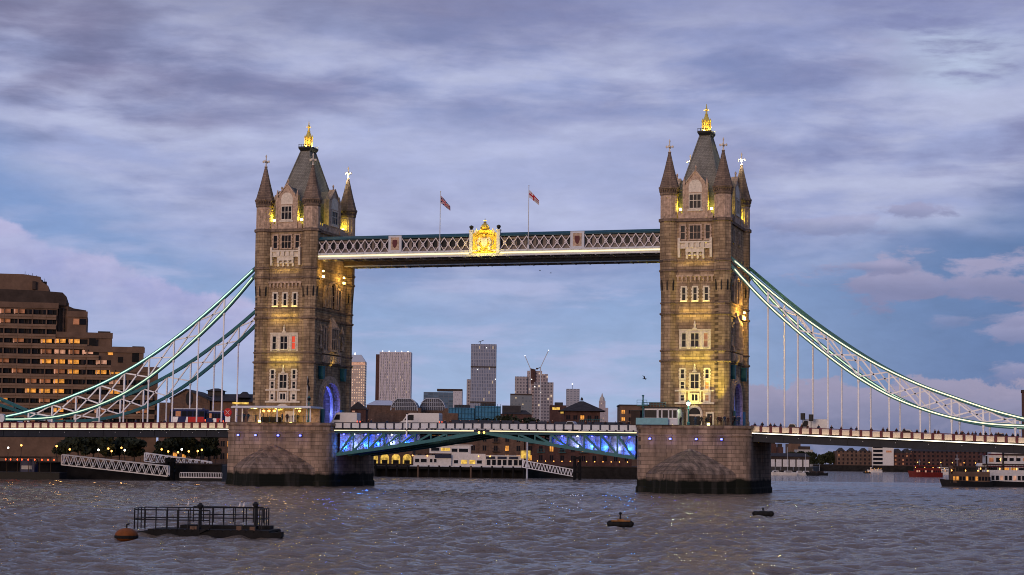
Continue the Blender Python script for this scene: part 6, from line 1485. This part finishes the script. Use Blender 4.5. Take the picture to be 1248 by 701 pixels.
def cabin():
    y0 = -15.0; a, b = PY(783, 515, y0).x, PY(826, 515, y0).x; zb = 12.3; zt = PY(800, 497.5, y0).z
    t = thing('control_cabin', 'pale bridge control cabin with dark windows and teal wall on the nearer pier', 'cabin', ((a+b)/2, y0, zb), org=True)
    MB().box(a, b, y0, y0+3.4, zb, zt).build('wall', MT['palepaint'], t); MB().box(a-.3, b+.3, y0-.35, y0+3.7, zt, zt+.22).build('roof', MT['iron'], t)
    MB().box(a-1.0, b-1.6, y0-1.0, y0-.9, zb, zb+1.2).build('teal_screen', MT['tealpale'], t)
    w = b-a
    for f0, f1 in ((.06, .40), (.46, .53), (.57, .72), (.76, .83), (.87, .97)):
        o = MB().box(a+w*f0, a+w*f1, y0-.06, y0-.005, zb+1.25, zt-.35).build('window', MT['glass'], t)
        q = MB(); q.box(a+w*f0-.07, a+w*f1+.07, y0-.1, y0-.01, zt-.35, zt-.25); q.box(a+w*f0-.07, a+w*f1+.07, y0-.1, y0-.01, zb+1.13, zb+1.25); q.build('frame', MT['white'], o)
    q = MB(); q.box(a-.2, a+w*.65, y0+.2, y0+.3, zt+1.0, zt+1.08); q.box(a-.2, a+w*.65, y0+.2, y0+.3, zt+.6, zt+.66)
    for i in range(9): x = a-.2+(w*.65+.2)*i/8; q.box(x-.03, x+.03, y0+.2, y0+.3, zt+.22, zt+1.0)
    q.build('roof_railing', MT['teal'], t)
    MB().box(a+w*.15, a+w*.55, y0+1.0, y0+2.6, zt+.22, zt+1.1).build('roof_box', MT['concrete'], t)
    m = thing('radar_mast', 'teal mast with small railed platform at the left of the control cabin', 'mast', (PY(784.5, 515, y0).x, y0-.6, zb), org=True)
    x = PY(784.5, 515, y0).x; z = PY(784.5, 483.5, y0).z
    q = MB(); q.tube([(x, y0-.6, zb), (x, y0-.6, z)], .13, 8); q.lathe([(.1, z), (.3, z+.1), (.1, z+.3)], x, y0-.6, 8); q.build('pole', MT['teal'], m)
    q = MB(); q.box(x-1.0, x+.9, y0-1.2, y0, z-1.7, z-1.6)
    for dx in (-1.0, -.05, .85): q.box(x+dx-.03, x+dx+.03, y0-1.2, y0-1.14, z-1.6, z-.7)
    q.box(x-1.0, x+.9, y0-1.2, y0-1.14, z-.7, z-.62); q.box(x-1.0, x+.9, y0-1.2, y0-1.14, z-1.2, z-1.14); q.build('platform', MT['teal'], m)
    k = thing('equipment_kiosk', 'small grey kiosk left of the control cabin on the nearer pier', 'kiosk', (PY(776, 515, -13).x, -13, zb), org=True); x = PY(776, 515, -12.5).x
    MB().box(x-.9, x+.8, -13.2, -11.6, zb, PY(776, 501, -13).z).build('body', MT['concretedark'], k); MB().box(x-1.0, x+.9, -13.3, -11.5, PY(776, 501, -13).z, PY(776, 501, -13).z+.15).build('roof', MT['iron'], k)
MT['tealpale'] = mat('pale_teal_paint', (.16, .33, .37), .5, var=.12)
cabin()
def pier_lamp(px, yt, Y, label, m='whitelamp', e=160):
    p = PY(px, 515, Y); z = PY(px, yt, Y).z; t = thing('pier_lamp_post', label, 'street lamp', (p.x, Y, 12.3), org=True)
    q = MB(); q.lathe([(.28, 12.3), (.3, 12.7), (.14, 12.9), (.12, z-1.0), (.2, z-.9), (.12, z-.8), (.1, z-.3)], p.x, Y, 8); q.beam((p.x-.4, Y, z-.8), (p.x+.4, Y, z-.8), .08, .08); q.build('post', MT['teal'], t)
    MB().lathe([(.12, z-.3), (.34, z), (.3, z+.35), (.1, z+.5)], p.x, Y, 8).build('lantern', MT[m], t); MB().lathe([(.34, z+.36), (.1, z+.62), (.03, z+.8)], p.x, Y, 8).build('lantern_cap', MT['teal'], t)
    if e: lamp('POINT', (p.x, Y-.5, z+.1), e, (.85, 1.0, .55), t, rad=.2)
pier_lamp(839, 492.5, -14.5, 'lit teal lamp post before the doorway of the nearer tower', e=420); pier_lamp(376, 487, -15.5, 'unlit teal lamp post right of the glass pavilion', 'glass', 0)
def mast_banner():
    Y = -16.0; p = PY(373.5, 515, Y); z = PY(373.5, 459, Y).z; t = thing('flagpole', 'white pole with furled dark banner before the farther tower', 'flagpole', (p.x, Y, 12.3), org=True)
    MB().tube([(p.x, Y, 12.3), (p.x, Y, z)], [.09, .06], 7).build('pole', MT['palepaint'], t)
    q = MB(); q.tube([(p.x+.08, Y, z-.1), (p.x+.22, Y-.1, z-.9), (p.x+.1, Y, z-1.5), (p.x+.34, Y+.1, z-2.2), (p.x+.4, Y, z-3.0)], [.06, .22, .16, .26, .05], 8); q.build('banner', MT['coat'], t, smooth=True)
mast_banner()
def buoy_stand():
    Y = -9.0; p = PY(277.5, 515, -12); z0, z1 = 12.3, PY(277.5, 500, -12).z; t = thing('round_sign', 'round red and white sign on a post at the left pier edge', 'sign', (p.x, -12, 12.3), org=True)
    MB().box(p.x-.5, p.x+.5, -12.1, -11.9, z0, z1-.9).build('post', MT['white'], t)
    q = MB(); n = 18; zc = z1-.45
    q.loft([[(p.x+.85*math.cos(2*PI*i/n), -12.12, zc+.85*math.sin(2*PI*i/n)) for i in range(n)], [(p.x+.85*math.cos(2*PI*i/n), -11.95, zc+.85*math.sin(2*PI*i/n)) for i in range(n)]]); o = q.build('disc', MT['busred'], t)
    q = MB(); 
    for s in (-1, 1): q.beam((p.x-.4, -12.15, zc-.4*s), (p.x+.4, -12.15, zc+.4*s), .2, .05)
    q.build('cross_mark', MT['white'], t)
buoy_stand()

# ------------------------------------------------------------------ traffic on the bridge
def vehicle(px0, px1, ytop, Y, zroad, label, kind, cat, bodym, group=None):
    a, b = PY(px0, 515, Y).x, PY(px1, 515, Y).x; L = b-a; zt = PY((px0+px1)/2, ytop, Y).z; c = (a+b)/2; H = zt-zroad; Wd = 2.0
    nm = {'van': 'white_van', 'car': 'car', 'coach': 'tour_coach', 'truck': 'box_truck'}[kind]
    t = thing(nm, label, cat, (c, Y, zroad), 0, group); t['_org'] = [0, 0, 0]
    y0, y1 = -Wd/2, Wd/2
    if kind == 'van':
        pr = [(-L/2, .45), (-L/2, H*.42), (-L*.42, H*.52), (-L*.30, H*.93), (-L*.22, H), (L*.49, H*.99), (L/2, H*.9), (L/2, .45)]
    elif kind == 'car':
        pr = [(-L/2, .3), (-L/2, H*.52), (-L*.28, H*.62), (-L*.12, H), (L*.22, H*.98), (L*.38, H*.66), (L/2, H*.6), (L/2, .3)]
    else:
        pr = [(-L/2, .4), (-L/2, H*.55), (-L*.49, H*.96), (-L*.47, H), (L*.485, H), (L/2, H*.94), (L/2, .4)]
    MB().prism(pr, y0, y1).build('body', MT[bodym], t)
    for x in (-L*.33, L*.32):
        for y in (y0-.01, y1+.01-.2):
            q = MB(); n = 14; r_ = .36 if kind != 'coach' else .48
            q.loft([[(x+r_*math.cos(2*PI*i/n), y, r_+r_*math.sin(2*PI*i/n)) for i in range(n)], [(x+r_*math.cos(2*PI*i/n), y+.21, r_+r_*math.sin(2*PI*i/n)) for i in range(n)]]); q.build('wheel', MT['tyre'], t)
    g = MB()
    if kind == 'van': g.prism([(-L*.38, H*.55), (-L*.27, H*.88), (-L*.14, H*.88), (-L*.14, H*.55)], y0-.03, y0-.005)
    elif kind == 'car': g.prism([(-L*.24, H*.63), (-L*.11, H*.94), (L*.2, H*.93), (L*.33, H*.66)], y0-.03, y0-.005)
    if g.v: g.build('window', MT['glass'], t)
    q = MB()
    q.box(L/2-.02, L/2+.03, y0+.1, y0+.4, H*.4, H*.5); q.box(L/2-.02, L/2+.03, y1-.4, y1-.1, H*.4, H*.5); q.build('tail_lamp', MT['redlamp'], t)
    q = MB(); q.box(-L/2-.03, -L/2+.02, y0+.1, y0+.45, H*.32, H*.42); q.build('headlamp', MT['palepaint'], t)
    return t, L, H
zL0 = 11.1
vehicle(405, 437, 503, -5.0, 11.25, 'tall white van next to the farther tower on the middle span', 'van', 'van', 'vanwhite')
vehicle(489, 537, 503.5, -5.0, 11.25, 'long white van halfway along the left deck leaf', 'van', 'van', 'vanwhite')
vehicle(973, 1009, 511, -4.6, 10.6, 'white van above the right span parapet behind traffic signals', 'van', 'van', 'vanwhite')
vehicle(957, 974, 516.5, -4.6, 10.8, 'small white car just left of the van on the right span', 'car', 'car', 'vanwhite')
vehicle(686, 705, 513.5, -5.0, 11.15, 'pale car roof showing over the right deck leaf parapet', 'car', 'car', 'silver')
vehicle(8, 30, 513.0, -5.5, 10.8, 'silver car at the far left end of the left span', 'car', 'car', 'silver')
vehicle(42, 68, 512.5, -5.5, 10.8, 'pale silver estate car second from the left end', 'car', 'car', 'silver')
vehicle(109, 127, 513.5, -5.5, 10.85, 'white car in the middle of the left span', 'car', 'car', 'vanwhite')
vehicle(1090, 1118, 523.5, -5.5, 8.9, 'white car roof in the crowd on the right span', 'car', 'car', 'vanwhite')
vehicle(1205, 1230, 527.5, -5.5, 8.3, 'pale car near the right end of the right span', 'car', 'car', 'silver')
def coach(px0, px1, ytop, label, cols):
    t, L, H = vehicle(px0, px1, ytop, -3.6, 10.95, label, 'coach', 'coach', cols[0], 'tour coaches on the left span')
    for k, (x0, x1, m) in enumerate(cols[1]):
        q = MB(); q.prism([(-L/2+L*x0, .6), (-L/2+L*x1, .6), (-L/2+L*(x1+.06 if m == 'white' else x1), H*.62), (-L/2+L*(x0+.06 if m == 'white' else x0), H*.62)], -1.06-.004*k, -1.005); q.build('livery_stripe', MT[m], t)
    n = 6
    for i in range(n): x = -L/2+L*(i+.08)/n; MB().box(x, x+L/n*.84, -1.05, -1.004, H*.64, H*.90).build('window', MT['glass' if i != 1 else 'dimwin'], t)
    q = MB(); q.box(-L*.4, L*.4, -.7, .7, H, H+.18); q.build('roof_pod', MT['palepaint'], t)
coach(209, 252, 499, 'tour coach with navy, white and red livery on the left span', ('busnavy', ((.04, .2, 'white'), (.43, .52, 'white'), (.53, .98, 'busred'))))
coach(254, 274, 502, 'shorter coach in blue, white and red right behind the tour coach', ('busnavy', ((.35, .6, 'white'), (.62, .98, 'busred'))))
for px, yt, l in ((978.5, 504, 'taller black traffic signal standing left over the right span'), (988.5, 505.5, 'shorter black traffic signal standing right over the right span')):
    p = PY(px, 515, -8.0); z = PY(px, yt, -8.0).z; t = thing('traffic_signal', l, 'traffic signal', (p.x, -8.0, 10.8), 0, 'traffic signals on the right span'); t['_org'] = [0, 0, 10.8]
    MB().tube([(0, 0, 10.8), (0, 0, z-1.0)], .07, 7).build('pole', MT['iron'], t); q = MB(); q.box(-.3, .3, -.2, .2, z-1.05, z); q.box(-.42, .42, -.03, .03, z-1.15, z+.06); q.build('signal_head', MT['iron'], t)

# ------------------------------------------------------------------ people along the parapets
def person_mesh(stride, arm, hat):
    me = bpy.data.meshes.new('person')
    J = dict(pel=(0,0,.95), ch=(0,0,1.28), nk=(0,0,1.48), hd=(0,-.02,1.60), tp=(0,-.01,1.74), hl=(-.1,0,.9), hr=(.1,0,.9), kl=(-.1,-.05-stride*.5,.5), kr=(.11,-.02+stride*.4,.5), al=(-.11,-stride,.07), ar=(.12,.02+stride,.07), fl=(-.12,-stride-.16,.035), fr=(.13,-.14+stride,.035),
             sl=(-.19,0,1.40), sr=(.19,0,1.40), el=(-.27,.02,1.14), er=(.27,-.02-arm*.2,1.14), wl=(-.25,-.12,.92), wr=(.22,-.14-arm*.25,.92+arm*.35), ml=(-.245,-.15,.83), mr=(.2,-.18-arm*.3,.84+arm*.38))
    Rd = dict(pel=.155, ch=.17, nk=.065, hd=.098, tp=.075, hl=.1, hr=.1, kl=.065, kr=.065, al=.045, ar=.045, fl=.04, fr=.04, sl=.075, sr=.075, el=.052, er=.052, wl=.04, wr=.04, ml=.035, mr=.035)
    ks = list(J); E = [('pel','ch'),('ch','nk'),('nk','hd'),('hd','tp'),('pel','hl'),('pel','hr'),('hl','kl'),('hr','kr'),('kl','al'),('kr','ar'),('al','fl'),('ar','fr'),('ch','sl'),('ch','sr'),('sl','el'),('sr','er'),('el','wl'),('er','wr'),('wl','ml'),('wr','mr')]
    me.from_pydata([J[k] for k in ks], [(ks.index(a), ks.index(b)) for a, b in E], []); o = bpy.data.objects.new('tmp', me); COL.objects.link(o)
    sk = o.modifiers.new('skin', 'SKIN'); sv = me.skin_vertices[0].data
    for i, k in enumerate(ks): sv[i].radius = (Rd[k]*1.15, Rd[k]*(.85 if k in ('pel', 'ch') else 1.0)); sv[i].use_root = (k == 'pel')
    ss = o.modifiers.new('sub', 'SUBSURF'); ss.levels = 1
    dg = bpy.context.evaluated_depsgraph_get(); r = bpy.data.meshes.new_from_object(o.evaluated_get(dg)); bpy.data.objects.remove(o)
    r.materials.clear()
    for k in ('coat', 'skin'): r.materials.append(MT[k])
    for p in r.polygons:
        c = p.center; p.material_index = 1 if (c.z > 1.52 and c.y < -.03 and c.z < 1.66) or (c.z < .9 and abs(c.x) > .19 and c.z > .76) else 0; p.use_smooth = True
    r.name = 'person'; return r
PM = [person_mesh(.16, 0, 0), person_mesh(.0, 1, 0), person_mesh(.08, .4, 0)]
PV = []
for i, m_ in enumerate(PM):
    for c in ('coat', 'coat2', 'coat3'):
        d = m_.copy(); d.materials[0] = MT[c]; PV.append(d)
def folk(px, Y, z, group, label, rz=None):
    px += rnd.uniform(-3.5, 3.5); p = PY(px, 515, Y); o = bpy.data.objects.new('person', rnd.choice(PV)); COL.objects.link(o)
    o.location = (p.x, Y, z); k = rnd.uniform(.94, 1.06); o.scale = (k, k, k); o.rotation_euler = (0, 0, rnd.uniform(-.8, .8) if rz is None else rz); tag(o, label, 'person', group)
for px in (601, 607, 628, 636, 655, 668, 676, 712, 718, 722, 733, 741, 747, 752, 759, 764, 769): folk(px, -8.3, 11.35, 'people on the right deck leaf', 'dark clad person behind the parapet of the right deck leaf')
for px in (441, 447, 456, 470, 540, 548, 561, 574, 583): folk(px, -8.3, 11.4, 'people on the left deck leaf', 'dark clad person behind the parapet of the left deck leaf')
for px in (831, 833, 845, 848, 852, 862, 866, 869, 874, 877, 882, 885, 888, 893, 897, 900, 903): folk(px, -12.2-rnd.random()*2, 12.3, 'people at the nearer tower', 'dark clad person at the foot of the nearer tower')
for px in (295, 303, 312, 341, 352, 359, 365): folk(px, -15.3, 12.3, 'people at the pavilion', 'dark clad person inside the glass pavilion')
for px in (922, 930, 937, 946, 953, 977, 984, 999, 1014, 1027, 1036, 1043, 1062, 1075, 1083, 1092, 1101, 1121, 1129, 1138, 1147, 1166, 1169, 1174, 1178, 1187, 1191, 1195, 1203, 1207, 1213, 1218, 1224, 1229, 1236, 1243): p_ = PY(px, 515, -8.6).x; folk(px, -8.6, zR(p_)+.17, 'people on the right span', 'dark clad person behind the parapet of the right span')
for px in (22, 57, 81, 133, 139, 166, 181, 196, 203, 262, 268): p_ = PY(px, 515, -8.6).x; folk(px, -8.6, zL(p_)+.17, 'people on the left span', 'dark clad person behind the parapet of the left span')

# birds
def bird(px, py, D, s, label, bank):
    p = W(px, py, D); o = thing('flying_bird', label, 'bird', p, 0.6); o['_org'] = [0, 0, 0]
    q = MB(); q.tube([(-.5*s, 0, 0), (-.2*s, 0, .05*s), (.15*s, 0, .06*s), (.38*s, 0, .03*s), (.5*s, 0, .05*s)], [.02*s, .09*s, .11*s, .06*s, .02*s], 7)
    q.build('body', MT['coat'], o, smooth=True)
    for sgn in (-1, 1):
        q = MB(); q.loft([[(-.1*s, sgn*.05*s, .06*s), (.2*s, sgn*.05*s, .08*s), (.2*s, sgn*.05*s, .05*s)], [(-.06*s, sgn*.5*s, (.32+bank*sgn)*s), (.24*s, sgn*.5*s, (.34+bank*sgn)*s), (.24*s, sgn*.5*s, (.32+bank*sgn)*s)], [(-.15*s, sgn*1.0*s, (.25+bank*2*sgn)*s), (-.1*s, sgn*1.02*s, (.26+bank*2*sgn)*s), (-.1*s, sgn*1.02*s, (.25+bank*2*sgn)*s)]]); q.build('wing', MT['coat'], o)
bird(785.5, 462, 330., .85, 'dark gull flying above the control cabin', .25); bird(658, 330, 500., .55, 'tiny bird flying left under the high walkways', .1); bird(671, 333, 500., .55, 'tiny bird flying right under the high walkways', -.1)

for o in bpy.data.objects:
    if '_org' in o: del o['_org']
